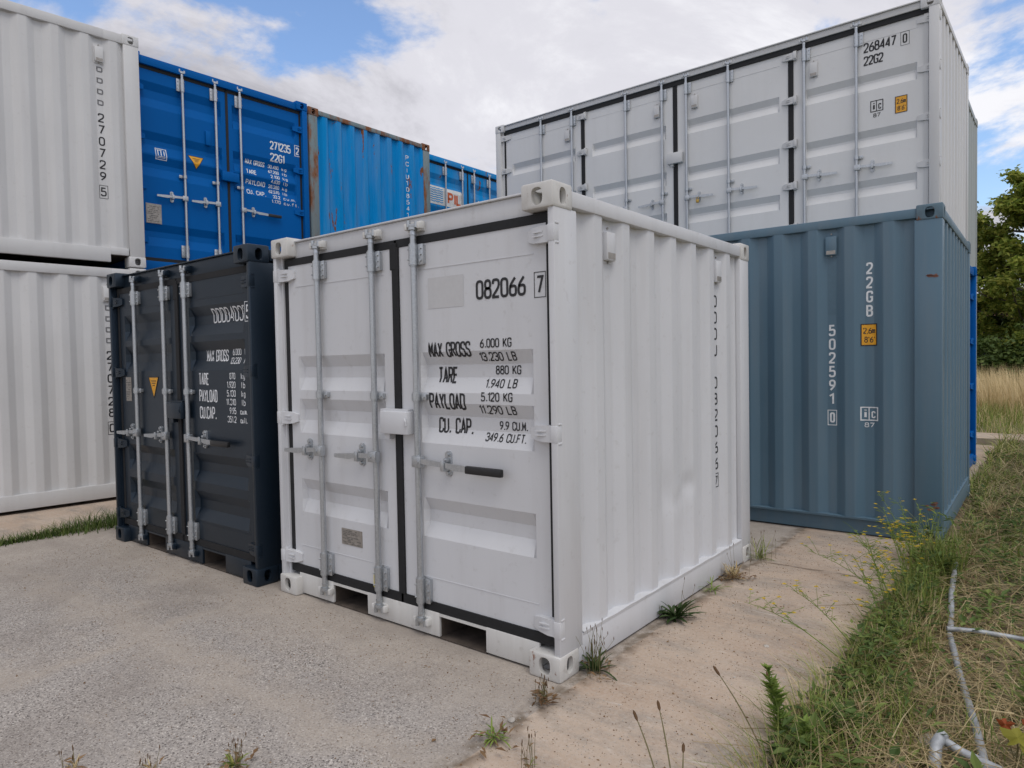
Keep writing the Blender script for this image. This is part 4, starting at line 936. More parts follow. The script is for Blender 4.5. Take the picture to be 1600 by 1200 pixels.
# --- white side-opening container on top of the second row
def side_opener():
    yaw = R(-0.8); fr = (0.745, 5.945); loc = (fr[0] - L20 * math.cos(yaw), fr[1] - L20 * math.sin(yaw)); z0 = H86 + .012; L = L20
    root, F = container('shipping_container', 'white side-opening container numbered 268447 0, high on the stack at the right', L, W8, H86, loc, yaw, 'white_old', z=z0)
    M = F['front']; pm = 'grey_door'
    for k, (x0, s) in enumerate(((0, 1), (L, -1))):
        mb = MB(); mb.box(*sorted((x0 + s * .004, x0 + s * .10)), 0.004, 0.13, .112, H86 - .112, .006); mb.box(*sorted((x0 + s * .09, x0 + s * .15)), 0.045, 0.10, .112, H86 - .112); build('corner_post', mb, 'white_old', root, M, 40)
        mb = MB(); mb.box(*sorted((x0 + s * .005, x0 + s * .10)), W8 - .12, W8 - .005, .112, H86 - .112, .006); build('corner_post', mb, 'white_old', root, M, 40)
    mb = MB(); mb.box(.17, L - .17, 0.026, 0.13, H86 - .098, H86 - .030, .004); mb.box(.17, L - .17, 0.006, 0.13, H86 - .029, H86 - .016, .002); build('top_rail', mb, 'white_old', root, M, 40)
    mb = MB(); mb.box(.17, L - .17, 0.02, 0.13, .015, .145, .004); build('bottom_rail', mb, 'white_old', root, M, 40)
    X = lambda x: x - loc[0]
    seams = [X(-5.165), X(-3.69), X(-2.245), X(-.768), X(.667)]; recs = [(1.955, 1.775), (1.345, 1.165), (0.800, 0.618), (0.36, .2)]
    D = []
    for i in range(4):
        a, b = seams[i] + .030, seams[i + 1] - .030; o, f = door_leaf(root, M, pm, a, b, .19, 2.432, .055, a + .125, b - .105, recs, .070, .085, .034, seed=71 + i); D.append((o, f))
        g1 = MB(); g1.box(a - .0295, b + .0295, .040, .09, 2.4325, 2.500); g1.box(a - .0295, b + .0295, .040, .09, .148, .1895); g1.box(a - .0295, a - .0005, .045, .09, .19, 2.432); g1.box(b + .0005, b + .0295, .045, .09, .19, 2.432)
        build('gasket', g1, 'rubber', o)
        mb = MB(); mb.box(a + .12, b - .10, .0525, .056, 2.312, 2.3155); build('weld_seam', mb, pm, o)
        if i in (0, 3):
            for z in (2.375, 1.865, 1.360, .870, .38): link('hinge', hinge_mesh(1 if i == 0 else -1, 'white_old', .085, .17, .05), o, T(seams[0] - .035 if i == 0 else seams[4] + .035, .052, z))
        if i in (0, 2):
            for z in (2.375, 1.865, 1.360, .870, .38): link('hinge', hinge_mesh(-1, 'white_old', .08, .13, .045), o, T(seams[i + 1] + .030, .050, z))
    for (x, side) in ((-4.43, -1), (-3.87, -1), (-2.975, -1), (-2.425, -1), (-2.08, 1), (-1.52, 1), (-.612, 1), (-.055, 1)):
        rod_set(root, M, X(x), .028, .15, 2.475, [(.21, .14), (2.28, .14)], 1.04, 1, .945, side, .36, .16, 'white_old')
    for i, x, j in ((0, -3.955, 0), (1, -2.505, 0), (2, -1.970, 0), (3, -.510, 0)): vent(D[i][0], None, X(x), 2.265, .055, 'white_old', .085, .185)
    mb = MB(); c = seams[2]; mb.box(c - .10, c + .11, -.004, .05, 1.420, 1.560, .005); mb.box(c - .06, c - .02, .02, .05, 1.39, 1.42); build('lock_box', mb, 'white_old', root, M, 40)
    mb = MB(); hx = X(-2.08) + .16; mb.box(hx - .018, hx + .018, -.016, .004, .855, .895, .004); mb.tube([(hx - .012, -.006, .893), (hx - .012, -.006, .925), (hx + .012, -.006, .925), (hx + .012, -.006, .893)], .004); build('padlock', mb, 'brass', root, M, 40)
    o, d = D[3]
    def fn(mb):
        text(mb, '268447', X(.014), X(.335), 2.192, .108, d, .15); text(mb, '0', X(.395), X(.440), 2.188, .100, d, .15, fill=1.0); frame_rect(mb, X(.378), X(.458), 2.168, 2.308, .004, d); text(mb, '22G2', X(.014), X(.212), 2.052, .104, d, .15)
    lettering(o, None, 'ink', fn, 'black number 268447 0 and code 22G2')
    ic_mark(o, None, 'ink', X(.085), X(.205), 1.470, 1.648, d); height_decal(o, None, X(.323), X(.440), 1.462, 1.640, d)
    wall(root, F['right'], W8, H86, 'white_old', 'white_old', 0.10, W8 - .10, .33, pitch=.25, fo=.085, sl=.04, fi=.085, dep=.042, top=(.02, .085), seed=76, name='end_panel', beadlip=False)
    wall(root, F['left'], W8, H86, 'white_old', 'white_old', 0.10, W8 - .10, .33, pitch=.25, seed=77, name='end_panel', beadlip=False); wall(root, F['back'], L, H86, 'white_old', 'white_old', .1, L - .1, .4, seed=78, beadlip=False)
side_opener()
def under_blue():
    root, F = container('shipping_container', 'royal blue container under the white side-opening one, its door end just showing', L20, W8, H86, (0.865 - L20, 6.03), 0.0, 'blue')
    end_posts(root, L20, W8, H86, 'blue')
    door_end(root, F['right'], W8, H86, 'blue', 'rubber', REC_BLUE, .09, .11, [], None, (2.2, 1.62, 1.03, .4), 81)
    for k in ('front', 'back'): wall(root, F[k], L20, H86, 'blue', 'blue', .09, L20 - .09, .4, seed=82, beadlip=False)
    wall(root, F['left'], W8, H86, 'blue', 'blue', .1, W8 - .1, .4, pitch=.25, seed=83, name='end_panel', beadlip=False)
under_blue()
def sage_box(z, label):
    root, F = container('shipping_container', label, L20, W8, H86, (0.665 - L20, 8.53), 0.0, 'sage', z=z)
    posts(root, F, L20, W8, H86, 'sage')
    for k, w_ in (('front', L20), ('back', L20), ('right', W8), ('left', W8)): wall(root, F[k], w_, H86, 'sage', 'sage', .13, w_ - .13, .4, pitch=.278 if w_ > 3 else .25, seed=85, name='side_panel' if w_ > 3 else 'end_panel', beadlip=False)
sage_box(H86 + .012, 'grey-green container end showing as a thin strip behind the white side-opening one')
sage_box(0.0, 'grey-green container at ground level behind the stacked right-hand containers')

# ------------------------------------------------------------------ plants
def blade(mb, x, y, z, h, lean, az, wd, segs=3, curl=1.0):
    dx, dy = math.cos(az), math.sin(az); px, py = -dy, dx; vs = []
    for i in range(segs + 1):
        t = i / segs; off = lean * h * (t ** 1.7) * curl; zz = z + h * t * (1 - .35 * min(1, lean) * t); ww = wd * (1 - t) * .5 + wd * .04
        if i < segs: vs += [(x + dx * off - px * ww, y + dy * off - py * ww, zz), (x + dx * off + px * ww, y + dy * off + py * ww, zz)]
        else: vs.append((x + dx * off, y + dy * off, zz))
    fs = [(2 * i, 2 * i + 1, 2 * i + 3, 2 * i + 2) for i in range(segs - 1)] + [(2 * segs - 2, 2 * segs - 1, 2 * segs)]
    mb.add(vs, fs)
def leaf(mb, p, d, up, ln, wd):
    d = Vector(d).normalized(); s = d.cross(Vector(up)); s = s.normalized() if s.length > 1e-4 else d.orthogonal().normalized(); n = s.cross(d); p = Vector(p)
    mb.add([p, p + d * ln * .45 + s * wd * .5 + n * ln * .06, p + d * ln - n * ln * .08, p + d * ln * .45 - s * wd * .5 + n * ln * .06], [(0, 1, 2, 3)])
def gz(x, y): return TERR(x, y) - .01

def bank():
    rn = random.Random(11); dry = MB(); grn = MB(); lf = MB(); dead = MB()
    def inside(x, y):
        if x < .955 + .03 * mnoise.noise((0, y * 1.3, 2)): return False
        if 3.5 < y < 6.1 and x < 1.10 - .02 * (y - 3.5): return False
        return True
    def dens(x, y): return .5 + .5 * mnoise.noise((x * 1.6, y * 1.6, 5))
    for k in range(62000):
        y = -2.2 + rn.random() ** 1.6 * 15; x = .93 + rn.random() ** 1.25 * (2.2 + .42 * max(0, y + 1))
        if not inside(x, y): continue
        far = 1 + max(0, y - 2) * .09; q = dens(x, y)
        edge = math.exp(-((x - .98) / .12) ** 2)
        r = rn.random(); z = gz(x, y)
        if x < 1.17 + .06 * q: wt = (.34, .36, .26)
        elif y < 1.75 + .5 * q: wt = (.66, .06 + .10 * (q > .6), .05 + .12 * (q > .62))
        elif q > .54: wt = (.20, .22, .52)
        else: wt = (.52, .16, .24)
        if r < wt[0]: blade(dry, x, y, z + rn.random() * .03, rn.uniform(.05, .20) * far, rn.uniform(.8, 3.2), rn.uniform(0, 6.28), rn.uniform(.003, .0075) * far)
        elif r < wt[0] + wt[1]: blade(grn, x, y, z, rn.uniform(.05, .20) * far * (1 + edge * .6), rn.uniform(.3, 1.5), rn.uniform(0, 6.28), rn.uniform(.004, .010) * far)
        elif r < sum(wt):
            for j in range(3):
                a = rn.uniform(0, 6.28); leaf(lf, (x + rn.gauss(0, .03), y + rn.gauss(0, .03), z + rn.random() * (.05 + .10 * q)), (math.cos(a), math.sin(a), rn.uniform(-.2, .7)), (0, 0, 1), rn.uniform(.02, .055) * far, rn.uniform(.010, .024) * far)
        elif rn.random() < .8:
            a = rn.uniform(0, 6.28); leaf(dead, (x, y, z + .012), (math.cos(a), math.sin(a), rn.uniform(-.1, .4)), (0, 0, 1), rn.uniform(.02, .07), rn.uniform(.01, .03))
    for k in range(150):                       # tussocks
        y = -1.0 + rn.random() ** 1.3 * 9; x = 1.0 + rn.random() ** 2.2 * (1.6 + .4 * (y + 1)); z = gz(x, y)
        if not inside(x, y): continue
        m = grn if rn.random() < .58 else dry; hh = rn.uniform(.10, .34); sp = rn.uniform(.02, .07)
        for j in range(rn.randrange(22, 60)): blade(m, x + rn.gauss(0, sp), y + rn.gauss(0, sp), z, hh * rn.uniform(.5, 1.1), rn.uniform(.15, 1.1), rn.uniform(0, 6.28), rn.uniform(.004, .009))
    for k in range(85):                       # taller green growth by the edge
        y = rn.uniform(.3, 3.45); x = 1.0 + abs(rn.gauss(0, .13)); z = gz(x, y); hh = rn.uniform(.12, .36) * (.6 + .25 * y)
        for j in range(rn.randrange(10, 26)): blade(grn, x + rn.gauss(0, .03), y + rn.gauss(0, .03), z, hh * rn.uniform(.5, 1.1), rn.uniform(.1, .8), rn.uniform(0, 6.28), rn.uniform(.004, .010))
        for j in range(rn.randrange(6, 20)): a = rn.uniform(0, 6.28); leaf(lf, (x + rn.gauss(0, .04), y + rn.gauss(0, .04), z + rn.uniform(.02, hh)), (math.cos(a), math.sin(a), rn.uniform(-.2, .8)), (0, 0, 1), rn.uniform(.03, .08), rn.uniform(.010, .022))
    for k in range(60):                        # leafy weeds hugging the slab edge
        y = rn.uniform(-.9, 3.4); x = .97 + abs(rn.gauss(0, .09)); z = gz(x, y); hh = rn.uniform(.06, .22)
        for j in range(rn.randrange(14, 34)):
            a = rn.uniform(0, 6.28); leaf(lf, (x + rn.gauss(0, .035), y + rn.gauss(0, .035), z + rn.uniform(.01, hh)), (math.cos(a), math.sin(a), rn.uniform(-.3, .7)), (0, 0, 1), rn.uniform(.03, .085), rn.uniform(.016, .036))
    for k in range(150):                       # broad-leaved weeds
        y = -1.0 + rn.random() ** 1.3 * 8; x = 1.0 + rn.random() ** 1.2 * (1.6 + .4 * (y + 1)); z = gz(x, y)
        if not inside(x, y): continue
        for j in range(rn.randrange(8, 22)):
            a = rn.uniform(0, 6.28); leaf(lf, (x + rn.gauss(0, .03), y + rn.gauss(0, .03), z + rn.uniform(.02, .16)), (math.cos(a), math.sin(a), rn.uniform(-.1, .7)), (0, 0, 1), rn.uniform(.04, .11), rn.uniform(.02, .04))
    for k in range(1500):                       # long lying straws
        y = rn.uniform(-1.5, 5); x = rn.uniform(1.0, 3.2)
        if not inside(x, y): continue
        a = rn.uniform(0, 6.28); l = rn.uniform(.2, .55); z = gz(x, y) + rn.uniform(.02, .12)
        dry.tube([(x, y, z), (x + l * .5 * math.cos(a), y + l * .5 * math.sin(a), z + rn.uniform(0, .06)), (x + l * math.cos(a + .2), y + l * math.sin(a + .2), z - .01)], [.0022, .0018, .0008], 3)
    for k in range(3000):                      # ragged fringe along the slab edge
        y = rn.uniform(-.6, 3.45); x = .95 + abs(rn.gauss(0, .10)) + .03 * mnoise.noise((0, y * 1.3, 2)); z = gz(x, y); q = dens(x, y * .7)
        blade(grn if rn.random() < .5 else dry, x, y, z, rn.uniform(.08, .30) * (.6 + .8 * q), rn.uniform(.2, 1.4), rn.gauss(3.1, 1.6), rn.uniform(.003, .007))
        if rn.random() < .22 and q > .45:
            a = rn.uniform(0, 6.28); leaf(lf, (x, y, z + rn.uniform(.02, .14)), (math.cos(a), math.sin(a), rn.uniform(-.1, .8)), (0, 0, 1), rn.uniform(.03, .09), rn.uniform(.015, .035))
    for n_, mb, mt, lb in (('dry_grass', dry, 'straw', 'tangle of dry straw-coloured grass on the bank right of the slab'), ('green_grass', grn, 'grass', 'green grass growing through the dry grass on the bank'), ('weed_leaves', lf, 'weed', 'small green weed leaves among the grass on the bank'), ('dead_leaves', dead, 'dead_leaf', 'brown dead leaves on the soil of the bank')):
        o = build(n_, mb, mt); o['kind'] = 'stuff'; tag(o, lb, n_.split('_')[1])
bank()
def field():
    rn = random.Random(17); fg = MB(); gr = MB()
    for k in range(26000):
        y = 18.2 + rn.random() ** 1.5 * 16; x = rn.uniform(-5, 16) + (y - 18) * rn.uniform(-.1, .5); h = rn.uniform(.8, 1.35)
        blade(fg, x, y, -.1, h, rn.uniform(.05, .45), rn.gauss(2.6, .9), rn.uniform(.012, .026), 3)
    for k in range(12000):
        y = 12.6 + rn.random() * 6.2; x = rn.uniform(-2, 9); h = rn.uniform(.12, .38) + .05 * (y - 13)
        blade(gr if rn.random() < .75 else fg, x, y, -.1, h, rn.uniform(.1, .8), rn.uniform(0, 6.28), rn.uniform(.008, .018), 2)
    o = build('tall_dry_grass', fg, 'field_straw'); o['kind'] = 'stuff'; tag(o, 'tall dry golden grass of the field below the trees', 'grass')
    o = build('green_verge', gr, 'grass'); o['kind'] = 'stuff'; tag(o, 'short green grass in front of the dry field', 'grass')
field()
def strip():
    rn = random.Random(23); gr = MB()
    for k in range(5200):
        y = rn.uniform(-3.2, 1.0); x = -5.21 + rn.gauss(0, .04 + .06 * math.exp(-((y - .05) / .35) ** 2) + .03 * max(0, mnoise.noise((1, y * 2.2, 7))))
        if mnoise.noise((3, y * 1.7, 1)) < -.22 and rn.random() < .8: continue
        blade(gr, x, y, 0.0, rn.uniform(.03, .11) * (1.0 + 1.0 * math.exp(-((y - .05) / .35) ** 2)), rn.uniform(.3, 1.3), rn.uniform(0, 6.28), rn.uniform(.004, .009), 2)
    o = build('joint_grass', gr, 'weed'); o['kind'] = 'stuff'; tag(o, 'green grass growing in the paving joint left of the dark container', 'grass')
strip()

def rosette(name, label, x, y, n, ln, wd, mat, seed, up=.6, stalks=0, dead=0, group=None, z=0.0, sh=1.0):
    rn = random.Random(seed); t = thing(name, label, 'weed', (x, y, z), 0, group); mb = MB()
    for k in range(n):
        a = rn.uniform(0, 6.28); l = ln * rn.uniform(.5, 1.1); el = rn.uniform(.15, up * 1.6); b0 = Vector((rn.gauss(0, ln * .10), rn.gauss(0, ln * .10), .0)); d = Vector((math.cos(a), math.sin(a), 0)); s = Vector((-d.y, d.x, 0)); vs = []
        for i in range(5):
            q = i / 4; p = b0 + d * (l * q * math.cos(el * (1 - .3 * q))) + Vector((0, 0, l * (math.sin(el) * q - .35 * q * q * math.cos(el)) + .012)); w_ = wd * (.25 + 1.5 * q * (1.15 - q)) * rn.uniform(.9, 1.1) if i < 4 else .001
            vs += [p - s * w_ * .5 + Vector((0, 0, w_ * .2)), p, p + s * w_ * .5 + Vector((0, 0, w_ * .2))]
        mb.add(vs, [f for i in range(4) for f in ((3 * i, 3 * i + 1, 3 * i + 4, 3 * i + 3), (3 * i + 1, 3 * i + 2, 3 * i + 5, 3 * i + 4))])
    build('leaves', mb, mat, t)['kind'] = 'stuff'
    if stalks:
        mb = MB(); sp = MB()
        for k in range(stalks):
            a = rn.uniform(0, 6.28); h = rn.uniform(.10, .24) * sh; l = rn.uniform(.0, .08) * sh; bx, by = rn.gauss(0, ln * .3), rn.gauss(0, ln * .3)
            top = (bx + l * math.cos(a), by + l * math.sin(a), h); mb.tube([(bx, by, 0), (bx + l * .3 * math.cos(a), by + l * .3 * math.sin(a), h * .6), top], [.0011, .0009, .0006], 4)
            sp.tube([top, (top[0], top[1], h + .007), (top[0], top[1], h + .016)], [.0012, .0022, .0008], 5)
        build('stalks', mb, 'stem', t)['kind'] = 'stuff'; build('seed_heads', sp, 'spike', t)['kind'] = 'stuff'
    if dead:
        mb = MB()
        for k in range(dead):
            a = rn.uniform(0, 6.28); r0 = abs(rn.gauss(0, ln * .7)); leaf(mb, (r0 * math.cos(a), r0 * math.sin(a), rn.uniform(.004, .04)), (math.cos(a + 1), math.sin(a + 1), rn.uniform(-.3, .6)), (0, 0, 1), rn.uniform(.02, .06), rn.uniform(.008, .02))
        build('dead_leaves', mb, 'dead_leaf', t)['kind'] = 'stuff'
    return t
rosette('plantain_weed', 'dark green plantain tuft halfway along the foot of the small white container', 0.075, 1.03, 46, .15, .026, 'dark_leaf', 1, .75, 4)
rosette('plantain_weed', 'green weed clump with thin seed stalks at the near corner of the small white container', 0.06, 0.20, 40, .12, .014, 'dark_leaf', 2, .95, 26, 20)
rosette('dry_weed', 'brown and straw-coloured withered weed at the foot of the far end of the white side', 0.07, 1.90, 26, .12, .012, 'straw', 3, .9, 5, 70)
rosette('weed', 'pale green grassy tuft beside the withered weed on the concrete', 0.06, 1.60, 22, .11, .008, 'bright_weed', 4, .6)
rosette('dry_weed', 'thin pale weed with bare stalks at the back corner of the small white container', 0.06, 2.42, 30, .16, .008, 'grass', 5, 1.1, 12)
rosette('weed', 'flat yellow-green grass tuft in the joint near the bottom of the picture', 0.06, -0.53, 26, .10, .009, 'bright_weed', 6, .45, 0, 26)
rosette('dry_weed', 'sparse dark stalks in the joint in front of the near casting', 0.03, -0.17, 8, .05, .005, 'grass', 8, .9, 18, 40, sh=.45)
rosette('dry_weed', 'brown-stalked weed at the bottom edge left of centre', -0.58, -1.235, 22, .06, .010, 'grass', 9, .8, 12, 20, sh=.45)
rosette('dry_weed', 'brown weed stalks in the asphalt at the bottom left corner', -1.03, -1.60, 10, .05, .007, 'straw', 10, .9, 8, 8, sh=.4)
rosette('dry_weed', 'tuft of straw and thin stalks at the bottom edge between asphalt weeds', -0.78, -1.44, 14, .06, .006, 'straw', 12, .9, 8, 8, sh=.4)
rosette('dry_weed', 'thin dark seed stalks standing on the concrete at the bottom centre', 0.28, -0.60, 4, .04, .005, 'grass', 13, .9, 9, 4, sh=.6)

def stalk_plant(name, label, base, tip, kind, seed, group=None):
    rn = random.Random(seed); b = Vector(base); v = Vector(tip) - b; t = thing(name, label, 'weed', base, 0, group); mb = MB()
    pts = [v * (i / 6) + Vector((0, 0, (0.06 * v.length * math.sin(math.pi * i / 6)))) for i in range(7)]
    if kind == 'cat':
        mb.tube(pts, [.0026] * 5 + [.002, .0018], 5); build('stem', mb, 'stem', t); s = MB(); e = pts[-1]; d = (pts[-1] - pts[-2]).normalized(); s.tube([e - d * .004, e + d * .008, e + d * .030, e + d * .040], [.002, .0058, .0056, .002], 8); build('seed_head', s, 'spike', t)
    elif kind == 'leafy':
        mb.tube(pts, [.004, .0038, .0034, .003, .0025, .002, .0012], 6); build('stem', mb, 'bright_weed', t); s = MB(); L = v.length
        for k in range(int(110 + 260 * L)):
            q = rn.uniform(.05, 1.02); p = v * q + Vector((0, 0, .06 * L * math.sin(math.pi * min(1, q)))); a = rn.uniform(0, 6.28); leaf(s, p, (math.cos(a), math.sin(a), .75), (0, 0, 1), rn.uniform(.04, .10) * (1.25 - .85 * q), rn.uniform(.009, .017))
        build('leaves', s, 'bright_weed', t)['kind'] = 'stuff'
    else:                                      # straggling yellow-flowered stem
        mb.tube(pts, [.0030, .0028, .0025, .0022, .0018, .0015, .001], 5); fl = MB(); lv = MB()
        for k in range(13):
            q = rn.uniform(.3, 1); p = v * q + Vector((0, 0, .06 * v.length * math.sin(math.pi * q))); d = Vector((rn.gauss(0, 1), rn.gauss(0, 1), rn.uniform(.2, 1.4))).normalized(); l = rn.uniform(.05, .13); e = p + d * l; mb.tube([p, p + d * l * .5 + Vector((0, 0, .01)), e], [.0014, .0012, .0008], 4)
            for j in range(2):
                a = rn.uniform(0, 6.28); leaf(lv, p + d * l * rn.random(), (math.cos(a), math.sin(a), .2), (0, 0, 1), rn.uniform(.02, .045), .009)
            if rn.random() < .7:
                for j in range(9):
                    a = j * .7; leaf(fl, e, (math.cos(a), math.sin(a), rn.uniform(.1, .5)), (0, 0, 1), .015, .008)
        build('stem', mb, 'bright_weed', t); build('leaves', lv, 'bright_weed', t)['kind'] = 'stuff'
        if fl.v: build('flowers', fl, 'petal', t)['kind'] = 'stuff'
    return t
for i, (b, tp, lb) in enumerate((((.92, .02, -.05), (.70, .10, .20), 'single brown-headed plantain stalk rising at the slab edge near the bottom'), ((.97, .14, -.05), (.86, .22, .17), 'brown-headed plantain stalk right of the bright green spire'),
      ((.70, -.42, 0), (.55, -.30, .14), 'leaning brown-headed stalk at the bottom edge, leftmost of three'), ((.74, -.40, 0), (.60, -.22, .16), 'leaning brown-headed stalk at the bottom edge, tallest of three'), ((.78, -.42, 0), (.72, -.28, .07), 'short brown-headed stalk at the bottom edge, lowest of three'))):
    stalk_plant('plantain_stalk', lb, b, tp, 'cat', 30 + i, 'plantain stalks at the slab edge')
for i, (b, tp, lb) in enumerate((((.96, .12, -.06), (.86, .18, .24), 'bright green leafy spire at the slab edge near the bottom'), ((1.05, .05, -.07), (1.03, .08, .12), 'bushy bright green weed right of the green spire'), ((1.80, 2.55, -.07), (1.80, 2.57, .30), 'tall bright green weed right of the lying pipe'), ((1.92, 2.40, -.07), (1.94, 2.40, .26), 'bright green weed at the right edge beside the taller one'), ((1.70, 2.62, -.07), (1.68, 2.64, .24), 'bright green weed left of the tall one near the pipe'), ((1.66, 1.02, -.07), (1.67, 1.04, .14), 'small bright green weed right of the pipe'), ((1.86, 1.25, -.07), (1.86, 1.27, .22), 'bright green weed at the right edge above the yellow leaf'))):
    stalk_plant('green_weed', lb, b, tp, 'leafy', 50 + i, 'bright green weeds on the bank')
for i, (b, tp, lb) in enumerate((((.93, 1.02, 0), (.34, 1.36, .06), 'yellow-flowered stem lying across the concrete towards the white container'), ((.95, 1.20, 0), (.52, 1.62, .10), 'yellow-flowered stem behind the lying one on the concrete'), ((.98, 2.05, -.03), (.42, 2.42, .12), 'yellow-flowered stem leaning over the concrete before the blue-grey container'), ((1.0, 2.0, -.03), (.72, 2.3, .34), 'upright yellow-flowered plant at the slab edge before the blue-grey container'), ((1.02, 2.3, -.03), (.80, 2.75, .40), 'yellow-flowered plant against the foot of the blue-grey container'), ((.98, 1.75, -.03), (.80, 1.85, .30), 'yellow-flowered plant at the slab edge in front of the others'), ((1.0, 1.6, -.03), (.93, 1.65, .22), 'low yellow-flowered plant on the slab edge'), ((1.05, 2.6, -.03), (.93, 2.6, .46), 'tall thin stem rising in front of the blue-grey corner'))):
    stalk_plant('flowering_weed', lb, b, tp, 'flower', 70 + i, 'yellow-flowered weeds along the slab edge')
rn9 = random.Random(77); clump = thing('flowering_weed', 'thicket of thin yellow-flowered weeds along the slab corner before the blue-grey container', 'weed', (1.0, 2.4, -.03))
for i in range(12):
    bx, by = rn9.uniform(.93, 1.04), rn9.uniform(1.75, 3.2)
    pl_ = stalk_plant('flowering_weed', 'stem', (bx, by, -.03), (bx + rn9.uniform(-.30, .04), by + rn9.uniform(-.1, .25), rn9.uniform(.16, .42)), 'flower', 170 + i)
    for ch in list(pl_.children): ch.parent = clump; ch.location = (bx - 1.0, by - 2.4, 0)
    bpy.data.objects.remove(pl_)
def big_leaf():
    t = thing('maple_seedling', 'yellow-green lobed leaf with red tips at the bottom right corner', 'plant', (1.63, .52, -.06)); mb = MB(); lobes = []
    def star(c, r, mat, tilt, seed):
        m = MB(); pts = []; rn = random.Random(seed)
        for k in range(15): a = 2 * math.pi * k / 15 + .3; rr = r * (1.0 if k % 3 == 0 else (.72 if k % 3 == 1 else .5)) * rn.uniform(.85, 1.1); pts.append(Vector((rr * math.cos(a), rr * math.sin(a), .012 * math.sin(3 * a))))
        q = Matrix.Rotation(tilt, 3, 'X'); c = Vector(c); m.add([c] + [c + q @ p for p in pts], [(0, k + 1, (k + 1) % 15 + 1) for k in range(15)]); build('leaf', m, mat, t)
    star((.01, -.01, .135), .058, 'maple', .5, 1); star((-.03, .05, .145), .030, 'maple_red', .9, 2); star((.045, .055, .165), .032, 'maple_red', .4, 3); star((.06, -.05, .11), .045, 'maple', .3, 4)
    mb.tube([(0, 0, 0), (.01, .0, .08), (.01, 0, .135)], .0025, 5); mb.tube([(0, 0, .05), (-.02, .03, .1), (-.03, .05, .145)], .002, 5); mb.tube([(0, 0, .06), (.03, .04, .12), (.045, .055, .165)], .002, 5); mb.tube([(0, 0, .04), (.04, -.03, .08), (.06, -.05, .11)], .002, 5); build('stem', mb, 'stem', t)
big_leaf()
def pipes():
    t = thing('fence_frame', 'bent galvanised tube frame lying in the weeds beside the slab', 'fence', (1.3, 1.7, 0))
    for pts, r in (([(1.195, 3.0, .06), (1.235, 2.4, .035), (1.30, 1.76, .02)], .016), ([(1.30, 1.72, .01), (1.40, 1.2, .0), (1.50, .70, .015), (1.56, .36, .02)], .015), ([(1.285, 1.735, .035), (1.42, 1.80, .03), (1.66, 1.86, .015)], .013), ([(1.405, .30, -.03), (1.400, .42, .045), (1.415, .47, .062)], .021), ([(1.415, .455, .050), (1.48, .44, .030), (1.60, .40, .022)], .016)):
        mb = MB(); q = [Vector(p) - Vector((1.3, 1.7, .032)) for p in pts]; k = []
        for a, b in zip(q, q[1:]): k += [a.lerp(b, i / 4) for i in range(4)]
        k.append(q[-1]); mb.tube(k, r, 12); build('tube', mb, 'old_galv', t, None, 40)
pipes()

def stones():
    rn = random.Random(41); mb = MB(); dk = MB()
    def st(m, x, y, z, r):
        q = [(1, 0, 0), (-1, 0, 0), (0, 1, 0), (0, -1, 0), (0, 0, .8), (0, 0, -.6)]; a = rn.uniform(0, 6.28); c, s = math.cos(a), math.sin(a); k = [rn.uniform(.6, 1.2) for _ in range(6)]
        m.add([(x + r * k[i] * (c * p[0] - s * p[1] * .8), y + r * k[i] * (s * p[0] + c * p[1] * .8), z + r * k[i] * p[2]) for i, p in enumerate(q)], [(0, 2, 4), (2, 1, 4), (1, 3, 4), (3, 0, 4), (2, 0, 5), (1, 2, 5), (3, 1, 5), (0, 3, 5)])
    for k in range(9000):
        y = -.05 - abs(rn.gauss(0, .75)); x = rn.uniform(-4.6, .04)
        if y < -2.4: continue
        st(mb if rn.random() < .72 else dk, x, y, .001, rn.uniform(.0015, .0045) * (1.6 if rn.random() < .04 else 1))
    for k in range(4200):
        y = rn.uniform(-1.2, 3.4); x = rn.uniform(.06, .9); st(mb if rn.random() < .35 else dk, x, y, .004, rn.uniform(.0012, .0042) * (2.0 if rn.random() < .05 else 1))
    o = build('gravel', mb, 'stone'); o['kind'] = 'stuff'; tag(o, 'loose pale grit scattered over the yard surface', 'gravel')
    o = build('dark_grit', dk, 'dead_leaf'); o['kind'] = 'stuff'; tag(o, 'dark grit and crumbs scattered over the yard surface', 'gravel')
    for i, (x, y, r, lb) in enumerate(((.02, -.375, .016, 'pale pebble on the asphalt near the joint at the bottom'), (.60, .95, .014, 'pebble beside the lying stem on the concrete'), (1.36, .62, .05, 'broken stone lying among the weeds near the tube frame'), (1.28, .36, .045, 'grey stone chunk at the bottom edge of the weeds'), (1.75, 1.0, .04, 'pale stone right of the tube frame'))):
        bm = bmesh.new(); bmesh.ops.create_icosphere(bm, subdivisions=2, radius=r)
        for v in bm.verts: v.co *= 1 + .28 * mnoise.noise(v.co * (1.6 / r) + Vector((i, 0, 0))); v.co.z *= .55
        m = MB(); m.frombm(bm); bm.free(); o = build('stone', m, 'stone', None, T(x, y, (.0 if x < .93 else gz(x, y)) + r * .3), 30); tag(o, lb, 'stone')
stones()

